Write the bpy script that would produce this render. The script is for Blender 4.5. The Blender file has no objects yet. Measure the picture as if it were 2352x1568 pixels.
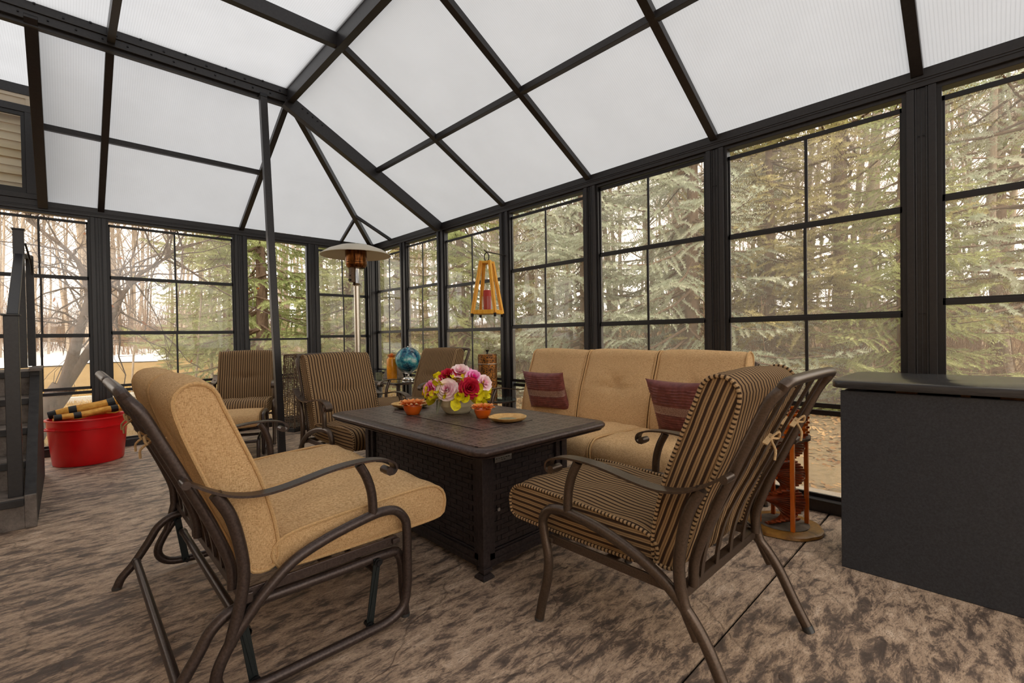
import bpy, math, random
import numpy as np
from mathutils import Vector, Matrix
SC = bpy.context.scene
COL = SC.collection
rnd = random.Random(7)

# ------------------------------------------------------------ camera, sky, exposure
cam_data = bpy.data.cameras.new('camera')
cam = bpy.data.objects.new('camera', cam_data)
COL.objects.link(cam)
SC.camera = cam
Fv = Vector((0.69407811, 0.71980594, -0.01161797))
Rv = Vector((0.7196293, -0.69416934, -0.0162049))
Uv = Vector((0.01972922, -0.00288683, 0.99980119))
cam.matrix_world = Matrix(((Rv.x, Uv.x, -Fv.x, -3.5197), (Rv.y, Uv.y, -Fv.y, -6.8139),
                           (Rv.z, Uv.z, -Fv.z, 1.18), (0, 0, 0, 1)))
cam_data.sensor_fit = 'HORIZONTAL'
cam_data.sensor_width = 36.0
cam_data.lens = 1064.75 / 2352 * 36.0
cam_data.clip_start = 0.05
cam_data.clip_end = 400

world = bpy.data.worlds.new('overcast_sky')
SC.world = world
world.use_nodes = True
bg = world.node_tree.nodes['Background']
bg.inputs[0].default_value = (1.0, 0.965, 0.92, 1)
bg.inputs[1].default_value = 3.0

sun_d = bpy.data.lights.new('sun', 'SUN')
sun_d.energy = 1.6
sun_d.angle = math.radians(25)
sun_d.color = (1.0, 0.87, 0.68)
sun = bpy.data.objects.new('sun', sun_d)
COL.objects.link(sun)
sun.rotation_euler = (math.radians(38), math.radians(-12), 0)   # high in the sky behind thin cloud, from the house side

SC.view_settings.view_transform = 'Standard'
SC.view_settings.look = 'None'
SC.view_settings.exposure = 0.12
SC.view_settings.gamma = 1.0
SC.view_settings.use_curve_mapping = False
SC.cycles.max_bounces = 10
SC.cycles.diffuse_bounces = 5
SC.cycles.transparent_max_bounces = 24
SC.cycles.caustics_reflective = False
SC.cycles.caustics_refractive = False

# ------------------------------------------------------------ materials
def lin(r, g, b):
    f = lambda c: ((c / 255) / 12.92) if c / 255 <= 0.04045 else (((c / 255) + 0.055) / 1.055) ** 2.4
    return (f(r), f(g), f(b), 1)

class N:
    """small node-graph helper"""
    def __init__(s, name):
        s.m = bpy.data.materials.new(name); s.m.use_nodes = True
        s.t = s.m.node_tree; s.p = s.t.nodes['Principled BSDF']; s.out = s.t.nodes['Material Output']
    def n(s, typ, **kw):
        nd = s.t.nodes.new(typ)
        for k, v in kw.items():
            if k in nd.inputs.keys(): s.put(nd.inputs[k], v)
            else: setattr(nd, k, v)
        return nd
    def put(s, sock, v):
        if isinstance(v, bpy.types.NodeSocket): s.t.links.new(v, sock)
        else: sock.default_value = v
    def coord(s, kind='Object', scale=None, rot=None):
        o = s.n('ShaderNodeTexCoord').outputs[kind]
        if scale is not None or rot is not None:
            mp = s.n('ShaderNodeMapping'); s.t.links.new(o, mp.inputs['Vector'])
            if scale: mp.inputs['Scale'].default_value = scale
            if rot: mp.inputs['Rotation'].default_value = rot
            o = mp.outputs[0]
        return o
    def noise(s, vec, scale, detail=4, rough=0.55, dist=0):
        nd = s.n('ShaderNodeTexNoise'); s.t.links.new(vec, nd.inputs['Vector'])
        nd.inputs['Scale'].default_value = scale; nd.inputs['Detail'].default_value = detail
        nd.inputs['Roughness'].default_value = rough; nd.inputs['Distortion'].default_value = dist
        return nd.outputs[0]
    def ramp(s, fac, stops, interp='LINEAR'):
        r = s.n('ShaderNodeValToRGB'); s.t.links.new(fac, r.inputs[0]); e = r.color_ramp
        e.interpolation = interp
        while len(e.elements) < len(stops): e.elements.new(0.5)
        for el, (p, c) in zip(e.elements, stops):
            el.position = p; el.color = c if len(c) == 4 else (*c, 1)
        return r.outputs[0]
    def math(s, op, a, b=None, c=None):
        nd = s.n('ShaderNodeMath', operation=op)
        for i, v in enumerate((a, b, c)):
            if v is not None: s.put(nd.inputs[i], v)
        return nd.outputs[0]
    def mix(s, fac, a, b, mode='MIX'):
        nd = s.n('ShaderNodeMix', data_type='RGBA', blend_type=mode)
        s.put(nd.inputs[0], fac); s.put(nd.inputs[6], a); s.put(nd.inputs[7], b)
        return nd.outputs[2]
    def bump(s, h, strength=0.3, dist=0.01):
        b = s.n('ShaderNodeBump'); s.put(b.inputs['Height'], h)
        b.inputs['Strength'].default_value = strength; b.inputs['Distance'].default_value = dist
        s.t.links.new(b.outputs[0], s.p.inputs['Normal']); return b
    def base(s, c, rough=0.5, metal=0.0, spec=None):
        s.put(s.p.inputs['Base Color'], c); s.put(s.p.inputs['Roughness'], rough); s.put(s.p.inputs['Metallic'], metal)
        if spec is not None: s.p.inputs['Specular IOR Level'].default_value = spec
        return s

MAT = {}
def simple(name, c, rough=0.5, metal=0.0, spec=None, var=0.0, scale=30, bump=0.0):
    g = N(name); c = c if len(c) == 4 else (*c, 1)
    if var or bump:
        nz = g.noise(g.coord(), scale, 5)
        if var:
            lo = tuple(x * (1 - var) for x in c[:3]); hi = tuple(min(1, x * (1 + var)) for x in c[:3])
            g.base(g.ramp(nz, [(0.3, lo), (0.7, hi)]), rough, metal, spec)
        else: g.base(c, rough, metal, spec)
        if bump: g.bump(nz, bump, 0.004)
    else: g.base(c, rough, metal, spec)
    MAT[name] = g.m
    return g.m

simple('black_aluminium', (0.018, 0.016, 0.017), 0.38, 0, 0.5, 0.25, 60)
simple('black_sash', (0.012, 0.011, 0.012), 0.45)
simple('bolt_steel', (0.03, 0.03, 0.032), 0.3, 0.8)
simple('bronze_brown', (0.095, 0.066, 0.048), 0.32, 0.6, 0.5, 0.22, 160, 0.03)
simple('bronze_dark', (0.065, 0.046, 0.040), 0.34, 0.55, 0.5, 0.3, 140, 0.03)
simple('dark_strap_metal', (0.02, 0.026, 0.027), 0.35, 0.5)
simple('foot_cap', (0.06, 0.06, 0.06), 0.3, 0.3)
simple('red_plastic', lin(226, 16, 24), 0.32, 0, 0.5, 0.08, 6)
simple('orange_amber', lin(240, 152, 30), 0.15, 0, 0.6, 0.15, 25)
simple('cream_enamel', lin(206, 196, 176), 0.4)
simple('chrome', (0.75, 0.73, 0.70), 0.12, 1.0)
simple('brushed_steel', (0.62, 0.57, 0.50), 0.26, 1.0)
simple('candle_wax', lin(178, 48, 36), 0.5)
simple('black_iron', (0.015, 0.013, 0.012), 0.5, 0.3)
simple('ceramic_cream', lin(222, 212, 178), 0.3, 0, 0.5, 0.06, 14)
simple('snow', lin(236, 238, 240), 0.8, 0, 0.2, 0.03, 2, 0.3)
simple('dark_wood_trim', (0.035, 0.033, 0.033), 0.6, 0, 0.3, 0.3, 20, 0.2)
simple('white_board', lin(200, 196, 188), 0.6)
simple('tie_fabric', lin(186, 156, 116), 0.9, 0, 0.1, 0.2, 200)
simple('green_leaf_yellow', lin(232, 212, 24), 0.5, 0, 0.3, 0.35, 40)
simple('stone_grey', lin(112, 100, 88), 0.8, 0, 0.3, 0.4, 25, 0.5)
simple('side_ceramic_green', lin(126, 128, 104), 0.4, 0, 0.4, 0.3, 60)
simple('raw_wood_block', lin(120, 82, 52), 0.8, 0, 0.2, 0.3, 40)
simple('siding', lin(236, 214, 184), 0.6, 0, 0.3, 0.05, 4)
simple('soffit_trim', lin(206, 192, 170), 0.6)
simple('house_white', lin(214, 208, 198), 0.6)

# tan woven canvas
g = N('tan_canvas'); co = g.coord()
w1 = g.noise(g.coord('Object', (1, 1, 7)), 90, 3, 0.7); w2 = g.noise(g.coord('Object', (7, 7, 1)), 90, 3, 0.7)
wv = g.math('ADD', w1, w2); big = g.noise(co, 5, 3)
wv2 = g.math('MULTIPLY', wv, 0.5)
c = g.ramp(wv2, [(0.38, lin(150, 112, 72)), (0.5, lin(212, 174, 126)), (0.62, lin(236, 204, 160))])
c = g.mix(g.math('MULTIPLY', big, 0.35), c, lin(198, 158, 110))
g.base(c, 0.92, 0, 0.12)
wr = g.noise(g.coord('Object', (1, 1, 1)), 9, 4, 0.6, 0.6)
g.bump(g.math('ADD', g.math('MULTIPLY', wr, 3.4), wv2), 0.55, 0.006); MAT['tan_canvas'] = g.m
simple('tan_piping', lin(196, 160, 114), 0.9, 0, 0.1, 0.2, 200)

# dark brown and tan stripes, running along the cushion (UV u is in metres across the cloth)
def striped(name, dark, light, mid):
    g = N(name)
    sep = g.n('ShaderNodeSeparateXYZ'); g.t.links.new(g.n('ShaderNodeTexCoord').outputs['UV'], sep.inputs[0])
    warp = g.noise(g.coord(), 6, 2)
    u = g.math('ADD', sep.outputs[0], g.math('MULTIPLY', warp, 0.006))
    f = g.math('FRACT', g.math('MULTIPLY', u, 1 / 0.0235))
    thin = tuple(0.45 * a + 0.55 * b for a, b in zip(dark, mid))
    c = g.ramp(f, [(0.0, dark), (0.30, dark), (0.37, light), (0.52, light), (0.58, thin), (0.64, thin), (0.70, light), (0.88, mid), (0.96, dark)])
    nz = g.noise(g.coord(), 260, 2)
    c = g.mix(g.math('MULTIPLY', nz, 0.35), c, lin(70, 52, 36))
    g.base(c, 0.9, 0, 0.12)
    wr = g.noise(g.coord(), 9, 4, 0.6, 0.5)
    g.bump(g.math('ADD', g.math('MULTIPLY', wr, 1.6), nz), 0.4, 0.005)
    MAT[name] = g.m
striped('stripe_cloth', lin(62, 46, 37), lin(178, 146, 106), lin(152, 122, 88))
g = N('bead_piping')
sep = g.n('ShaderNodeSeparateXYZ'); g.t.links.new(g.n('ShaderNodeTexCoord').outputs['UV'], sep.inputs[0])
f = g.math('FRACT', g.math('MULTIPLY', sep.outputs[1], 1 / 0.016))
g.base(g.ramp(f, [(0.0, lin(60, 46, 36)), (0.34, lin(64, 50, 40)), (0.5, lin(184, 154, 116)), (0.88, lin(172, 142, 106))]), 0.9, 0, 0.1)
MAT['bead_piping'] = g.m

# pillow: plum pleats
g = N('plum_satin'); nz = g.noise(g.coord(), 30, 3)
g.base(g.ramp(nz, [(0.3, lin(96, 48, 48)), (0.7, lin(128, 72, 68))]), 0.42, 0, 0.4)
wr = g.noise(g.coord(), 22, 4); g.bump(wr, 0.3, 0.006); MAT['plum_satin'] = g.m
g = N('plum_sequin'); v = g.n('ShaderNodeTexVoronoi'); v.inputs['Scale'].default_value = 220
g.t.links.new(g.coord(), v.inputs['Vector'])
g.base(g.ramp(v.outputs['Distance'], [(0.1, lin(196, 170, 160)), (0.6, lin(124, 92, 86))]), 0.4, 0.3); MAT['plum_sequin'] = g.m

# stamped concrete floor
g = N('stamped_concrete')
co = g.coord('Object')
st = g.coord('Object', (1.0, 2.6, 1), (0, 0, math.radians(24)))
n1 = g.noise(st, 3.2, 9, 0.72, 0.6)
n2 = g.noise(g.coord('Object', (1.0, 2.8, 1), (0, 0, math.radians(24))), 7.5, 9, 0.74, 0.5)
n3 = g.noise(co, 0.9, 4, 0.6)
n4 = g.noise(co, 120, 3, 0.7)
m = g.math('ADD', g.math('MULTIPLY', n1, 0.36), g.math('MULTIPLY', n2, 0.64))
m = g.math('ADD', m, g.math('MULTIPLY', g.math('SUBTRACT', n3, 0.5), 0.2))
c = g.ramp(m, [(0.41, lin(90, 78, 71)), (0.465, lin(126, 108, 95)), (0.49, lin(172, 148, 127)), (0.54, lin(200, 173, 148)), (0.62, lin(232, 208, 184))])
n5 = g.noise(g.coord('Object', (1.0, 3.0, 1), (0, 0, math.radians(24))), 55, 6, 0.75)
c = g.mix(g.ramp(n5, [(0.53, (0, 0, 0)), (0.58, (0.6,) * 3)]), c, lin(96, 81, 74))
c = g.mix(g.math('MULTIPLY', g.ramp(n4, [(0.35, (0, 0, 0)), (0.75, (1, 1, 1))]), 0.2), c, lin(84, 70, 62))
warp = g.n('ShaderNodeVectorMath', operation='MULTIPLY_ADD')
nzc = g.n('ShaderNodeTexNoise'); g.t.links.new(co, nzc.inputs['Vector']); nzc.inputs['Scale'].default_value = 4; nzc.inputs['Detail'].default_value = 6
g.t.links.new(nzc.outputs['Color'], warp.inputs[0]); warp.inputs[1].default_value = (0.35, 0.35, 0); g.t.links.new(co, warp.inputs[2])
vo = g.n('ShaderNodeTexVoronoi', feature='DISTANCE_TO_EDGE'); vo.inputs['Scale'].default_value = 1.15
g.t.links.new(warp.outputs[0], vo.inputs['Vector'])
crack = g.ramp(vo.outputs['Distance'], [(0.0, (0, 0, 0)), (0.012, (1, 1, 1))])
c = g.mix(g.math('SUBTRACT', 0.38, g.math('MULTIPLY', crack, 0.38)), c, lin(70, 56, 50))
g.base(c, g.ramp(n1, [(0.35, (0.42,) * 3), (0.65, (0.6,) * 3)]), 0, 0.45)
hh = g.math('ADD', g.math('MULTIPLY', m, 1.6), g.math('MULTIPLY', crack, 0.5))
hh = g.math('ADD', hh, g.math('MULTIPLY', n4, 0.08))
g.bump(hh, 0.45, 0.02); MAT['stamped_concrete'] = g.m
simple('joint_filler', (0.012, 0.010, 0.009), 0.9, 0, 0.1, 0.4, 90, 0.4)

# translucent fluted roof sheet
g = N('fluted_polycarbonate')
sep = g.n('ShaderNodeSeparateXYZ'); g.t.links.new(g.n('ShaderNodeTexCoord').outputs['UV'], sep.inputs[0])
f = g.math('PINGPONG', sep.outputs[0], 0.008)
fl = g.ramp(g.math('MULTIPLY', f, 125), [(0.0, (0.258, 0.272, 0.295)), (0.25, (0.315, 0.33, 0.357)), (1, (0.327, 0.343, 0.371))])
dirt = g.noise(g.coord('Object'), 1.6, 5, 0.6)
fl = g.mix(1.0, fl, g.ramp(dirt, [(0.3, (0.9, 0.9, 0.9)), (0.7, (1, 1, 1))]), 'MULTIPLY')
tl = g.n('ShaderNodeBsdfTranslucent'); g.t.links.new(fl, tl.inputs['Color'])
df = g.n('ShaderNodeBsdfDiffuse'); df.inputs['Color'].default_value = (0.75, 0.76, 0.77, 1)
ms = g.n('ShaderNodeMixShader'); ms.inputs[0].default_value = 0.30
g.t.links.new(tl.outputs[0], ms.inputs[1]); g.t.links.new(df.outputs[0], ms.inputs[2])
g.t.links.new(ms.outputs[0], g.out.inputs['Surface']); MAT['fluted_polycarbonate'] = g.m

# slightly hazy vinyl glazing and clear glass
def glazing(name, tint, haze, hazec, gloss=0.9, rough=0.03, ior=1.45):
    g = N(name)
    tr = g.n('ShaderNodeBsdfTransparent'); tr.inputs[0].default_value = (*tint, 1)
    gl = g.n('ShaderNodeBsdfGlossy'); gl.inputs['Roughness'].default_value = rough; gl.inputs['Color'].default_value = (gloss,) * 3 + (1,)
    if rough > 0.02:
        b = g.n('ShaderNodeBump'); b.inputs['Strength'].default_value = 0.08; b.inputs['Distance'].default_value = 0.01
        g.t.links.new(g.noise(g.coord(), 3, 2), b.inputs['Height']); g.t.links.new(b.outputs[0], gl.inputs['Normal'])
    tl = g.n('ShaderNodeBsdfTranslucent'); tl.inputs[0].default_value = (*hazec, 1)
    a = g.n('ShaderNodeMixShader'); a.inputs[0].default_value = haze
    g.t.links.new(tr.outputs[0], a.inputs[1]); g.t.links.new(tl.outputs[0], a.inputs[2])
    fr = g.n('ShaderNodeFresnel'); fr.inputs[0].default_value = ior
    ff = g.math('MULTIPLY', fr.outputs[0], g.math('SUBTRACT', 1, g.n('ShaderNodeNewGeometry').outputs['Backfacing']))   # one mirror face per pane
    b2 = g.n('ShaderNodeMixShader'); g.t.links.new(ff, b2.inputs[0])
    g.t.links.new(a.outputs[0], b2.inputs[1]); g.t.links.new(gl.outputs[0], b2.inputs[2])
    g.t.links.new(b2.outputs[0], g.out.inputs['Surface']); MAT[name] = g.m
glazing('vinyl_glazing', (0.965, 0.945, 0.915), 0.085, (0.80, 0.75, 0.68))
glazing('clear_glass', (0.96, 0.98, 0.97), 0.0, (0, 0, 0), 0.95, 0.01, 1.5)
glazing('table_glass', (0.85, 0.9, 0.88), 0.2, (0.45, 0.52, 0.50), 0.95, 0.01, 1.5)

# cast table metal
def slot_grid(g):
    """woven lattice relief of the table top: short paired slots, alternately lengthwise and crosswise"""
    sep = g.n('ShaderNodeSeparateXYZ'); g.t.links.new(g.coord('Object'), sep.inputs[0])
    X, Y = sep.outputs[0], sep.outputs[1]
    S = 0.092
    fx = g.math('FRACT', g.math('DIVIDE', X, S)); fy = g.math('FRACT', g.math('DIVIDE', Y, S))
    chk = g.math('MODULO', g.math('ADD', g.math('FLOOR', g.math('DIVIDE', X, S)), g.math('ADD', g.math('FLOOR', g.math('DIVIDE', Y, S)), 400)), 2)
    def slots(a, b):
        a2 = g.math('DIVIDE', g.math('SUBTRACT', a, 0.14), 0.72); b2 = g.math('DIVIDE', g.math('SUBTRACT', b, 0.14), 0.72)
        p = g.math('FRACT', g.math('MULTIPLY', a2, 3)); q = g.math('FRACT', g.math('MULTIPLY', b2, 2))
        ok = g.math('MULTIPLY', g.math('GREATER_THAN', p, 0.26), g.math('LESS_THAN', p, 0.74))
        ok = g.math('MULTIPLY', ok, g.math('MULTIPLY', g.math('LESS_THAN', g.math('ABSOLUTE', g.math('SUBTRACT', a2, 0.5)), 0.5), g.math('LESS_THAN', g.math('ABSOLUTE', g.math('SUBTRACT', b2, 0.5)), 0.5)))
        return g.math('MULTIPLY', ok, g.math('MULTIPLY', g.math('GREATER_THAN', q, 0.16), g.math('LESS_THAN', q, 0.84)))
    A, B = slots(fx, fy), slots(fy, fx)
    return g.math('ADD', g.math('MULTIPLY', A, chk), g.math('MULTIPLY', B, g.math('SUBTRACT', 1, chk)))
g = N('cast_lattice'); sl = slot_grid(g); nz = g.noise(g.coord(), 45, 5, 0.7)
c = g.ramp(nz, [(0.3, lin(86, 73, 69)), (0.7, lin(128, 111, 104))])
g.base(g.mix(sl, c, (0.008, 0.007, 0.007, 1)), 0.36, 0.4)
g.bump(g.math('ADD', g.math('SUBTRACT', 1, sl), g.math('MULTIPLY', nz, 0.12)), 0.7, 0.004); MAT['cast_lattice'] = g.m
simple('cast_brown', lin(66, 52, 48), 0.34, 0.4, 0.5, 0.45, 70, 0.15)
simple('cast_dark', lin(50, 42, 42), 0.42, 0.35, 0.5, 0.5, 70, 0.2)
simple('name_plate', (0.5, 0.5, 0.5), 0.3, 0.9)
simple('plate_ink', (0.03, 0.03, 0.03), 0.6)

# black painted cabinet with chips and scuffs
g = N('black_paint'); n_ = g.noise(g.coord(), 120, 4, 0.7); sc_ = g.noise(g.coord('Object', (1, 1, 3)), 26, 2, 0.9)
c = g.ramp(n_, [(0.3, lin(40, 42, 46)), (0.75, lin(60, 62, 68))])
c = g.mix(g.ramp(sc_, [(0.80, (0, 0, 0)), (0.83, (1, 1, 1))]), c, lin(130, 128, 124))
g.base(c, 0.5, 0, 0.4); g.bump(n_, 0.15, 0.003); MAT['black_paint'] = g.m
g = N('black_top'); n_ = g.noise(g.coord('Object', (12, 1, 12)), 9, 5, 0.7)
g.base(g.ramp(n_, [(0.3, lin(40, 40, 42)), (0.7, lin(62, 61, 62))]), 0.26, 0, 0.55); g.bump(n_, 0.02, 0.002); MAT['black_top'] = g.m

# varnished woods
def wood(name, a, b, rough=0.3, sc=(1, 1, 0.12), k=26):
    g = N(name); nz = g.noise(g.coord('Object', sc), k, 6, 0.65, 0.5)
    g.base(g.ramp(nz, [(0.3, a), (0.7, b)]), rough, 0, 0.5); g.bump(nz, 0.15, 0.003); MAT[name] = g.m
wood('pine_lantern', lin(214, 140, 20), lin(244, 190, 70), 0.4)
wood('orange_varnish', lin(176, 78, 12), lin(214, 112, 22), 0.22)
wood('red_varnish', lin(78, 28, 10), lin(168, 72, 28), 0.3, (1, 1, 1), 18)
wood('log_slice', lin(96, 62, 26), lin(176, 128, 60), 0.35, (1, 1, 1), 14)
wood('turned_wood', lin(180, 130, 66), lin(226, 186, 118), 0.4, (1, 1, 1), 16)
g = N('orange_glass'); g.base(lin(236, 108, 24), 0.12, 0, 0.6); g.p.inputs['Transmission Weight'].default_value = 0.25; MAT['orange_glass'] = g.m
g = N('stair_stone'); nz = g.noise(g.coord(), 9, 8, 0.7)
g.base(g.ramp(nz, [(0.3, lin(84, 78, 74)), (0.6, lin(134, 125, 118)), (0.8, lin(160, 150, 140))]), 0.85, 0, 0.2); g.bump(nz, 0.8, 0.02); MAT['stair_stone'] = g.m
g = N('rusty_pierced'); v = g.n('ShaderNodeTexVoronoi'); v.inputs['Scale'].default_value = 66; g.t.links.new(g.coord(), v.inputs['Vector'])
nz = g.noise(g.coord(), 20, 3)
c = g.ramp(nz, [(0.3, lin(104, 62, 26)), (0.7, lin(184, 122, 54))])
hole = g.ramp(v.outputs['Distance'], [(0.36, (1, 1, 1)), (0.42, (0, 0, 0))])
g.base(g.mix(hole, c, (0.012, 0.008, 0.006, 1)), 0.35, 0.5); g.bump(g.math('SUBTRACT', 1, hole), 0.6, 0.004); MAT['rusty_pierced'] = g.m
g = N('globe_map'); n1 = g.noise(g.coord(), 7, 8, 0.62, 0.8); n2 = g.noise(g.coord(), 26, 5, 0.7)
c = g.ramp(n1, [(0.36, lin(10, 26, 48)), (0.46, lin(14, 78, 112)), (0.54, lin(26, 128, 148)), (0.60, lin(96, 176, 176)), (0.68, lin(210, 222, 216))])
c = g.mix(g.math('MULTIPLY', g.ramp(n2, [(0.5, (0, 0, 0)), (0.62, (1, 1, 1))]), 0.4), c, lin(130, 190, 190))
g.base(c, 0.12, 0, 0.6); MAT['globe_map'] = g.m
g = N('burner_bronze'); sep = g.n('ShaderNodeSeparateXYZ'); g.t.links.new(g.coord(), sep.inputs[0])
nz = g.noise(g.coord('Object', (6, 6, 1)), 10, 4)
g.base(g.ramp(nz, [(0.3, lin(54, 26, 12)), (0.7, lin(150, 96, 50))]), 0.25, 0.9); MAT['burner_bronze'] = g.m
simple('wicker', lin(112, 92, 74), 0.7, 0, 0.3, 0.5, 80, 0.3)
g = N('carrier_hide'); nz = g.noise(g.coord(), 16, 4, 0.6)
g.base(g.ramp(nz, [(0.3, lin(190, 124, 40)), (0.7, lin(232, 176, 84))]), 0.75, 0, 0.2); g.bump(nz, 0.6, 0.01); MAT['carrier_hide'] = g.m
simple('black_webbing', (0.012, 0.011, 0.011), 0.8)

# outdoors
g = N('dry_lawn'); n1 = g.noise(g.coord(), 1.1, 6, 0.65); n2 = g.noise(g.coord(), 22, 5, 0.8)
m = g.math('ADD', g.math('MULTIPLY', n1, 0.36), g.math('MULTIPLY', n2, 0.64))
g.base(g.ramp(m, [(0.36, lin(100, 78, 46)), (0.48, lin(148, 120, 74)), (0.62, lin(172, 144, 96))]), 0.95, 0, 0.1)
g.bump(n2, 0.8, 0.05); MAT['dry_lawn'] = g.m
g = N('leaf_litter'); n2 = g.noise(g.coord(), 14, 7, 0.85); n1 = g.noise(g.coord(), 0.6, 3)
g.base(g.mix(g.math('MULTIPLY', n1, 0.4), g.ramp(n2, [(0.34, lin(76, 60, 44)), (0.5, lin(124, 102, 78)), (0.66, lin(152, 128, 100))]), lin(150, 140, 90)), 0.95, 0, 0.1)
g.bump(n2, 0.6, 0.02); MAT['leaf_litter'] = g.m
simple('apron_concrete', lin(150, 138, 122), 0.85, 0, 0.2, 0.15, 8, 0.2)
def bark(name, a, b):
    g = N(name); nz = g.noise(g.coord('Object', (1, 1, 0.25)), 22, 6, 0.7)
    g.base(g.ramp(nz, [(0.3, a), (0.7, b)]), 0.9, 0, 0.1); g.bump(nz, 0.7, 0.02); MAT[name] = g.m
bark('spruce_bark', lin(92, 74, 62), lin(140, 116, 96))
bark('aspen_bark', lin(140, 124, 108), lin(188, 172, 152))
bark('near_bark', lin(78, 66, 60), lin(124, 108, 98))
bark('twig_bark', lin(120, 94, 74), lin(164, 134, 108))
def needle(name, a, b, tr=0.35):
    g = N(name); nz = g.noise(g.coord(), 1.7, 3, 0.6)
    rn = g.n('ShaderNodeObjectInfo').outputs['Random']
    c = g.ramp(nz, [(0.35, a), (0.65, b)])
    df = g.n('ShaderNodeBsdfDiffuse'); tl = g.n('ShaderNodeBsdfTranslucent')
    g.t.links.new(c, df.inputs[0]); g.t.links.new(c, tl.inputs[0])
    ms = g.n('ShaderNodeMixShader'); ms.inputs[0].default_value = tr
    g.t.links.new(df.outputs[0], ms.inputs[1]); g.t.links.new(tl.outputs[0], ms.inputs[2])
    g.t.links.new(ms.outputs[0], g.out.inputs['Surface']); MAT[name] = g.m
needle('needles_blue', lin(172, 182, 156), lin(216, 218, 196))
needle('needles_olive', lin(156, 148, 96), lin(206, 194, 142))
needle('needles_green', lin(138, 148, 94), lin(192, 196, 140))
needle('leaf_brown', lin(120, 84, 50), lin(198, 164, 116), .15)
needle('grass_straw', lin(150, 120, 70), lin(206, 176, 116), .3)
needle('dead_leaf', lin(150, 84, 40), lin(190, 120, 64))

# petals: UV v runs from the heart of the flower to the petal's rim
def petal(name, heart, mid, rim):
    g = N(name); sep = g.n('ShaderNodeSeparateXYZ'); g.t.links.new(g.n('ShaderNodeTexCoord').outputs['UV'], sep.inputs[0])
    nz = g.noise(g.coord(), 40, 3)
    v = g.math('ADD', sep.outputs[1], g.math('MULTIPLY', g.math('SUBTRACT', nz, 0.5), 0.35))
    g.base(g.ramp(v, [(0.1, heart), (0.55, mid), (0.95, rim)]), 0.6, 0, 0.2); MAT[name] = g.m
petal('petal_pink', lin(214, 60, 130), lin(246, 196, 212), lin(252, 236, 232))
petal('petal_crimson', lin(110, 6, 24), lin(172, 10, 44), lin(200, 40, 66))
petal('petal_magenta', lin(214, 10, 130), lin(236, 40, 160), lin(250, 190, 226))
petal('petal_rose', lin(140, 8, 40), lin(206, 50, 80), lin(250, 180, 178))
petal('petal_orange', lin(206, 90, 20), lin(232, 138, 70), lin(244, 176, 116))

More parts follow.
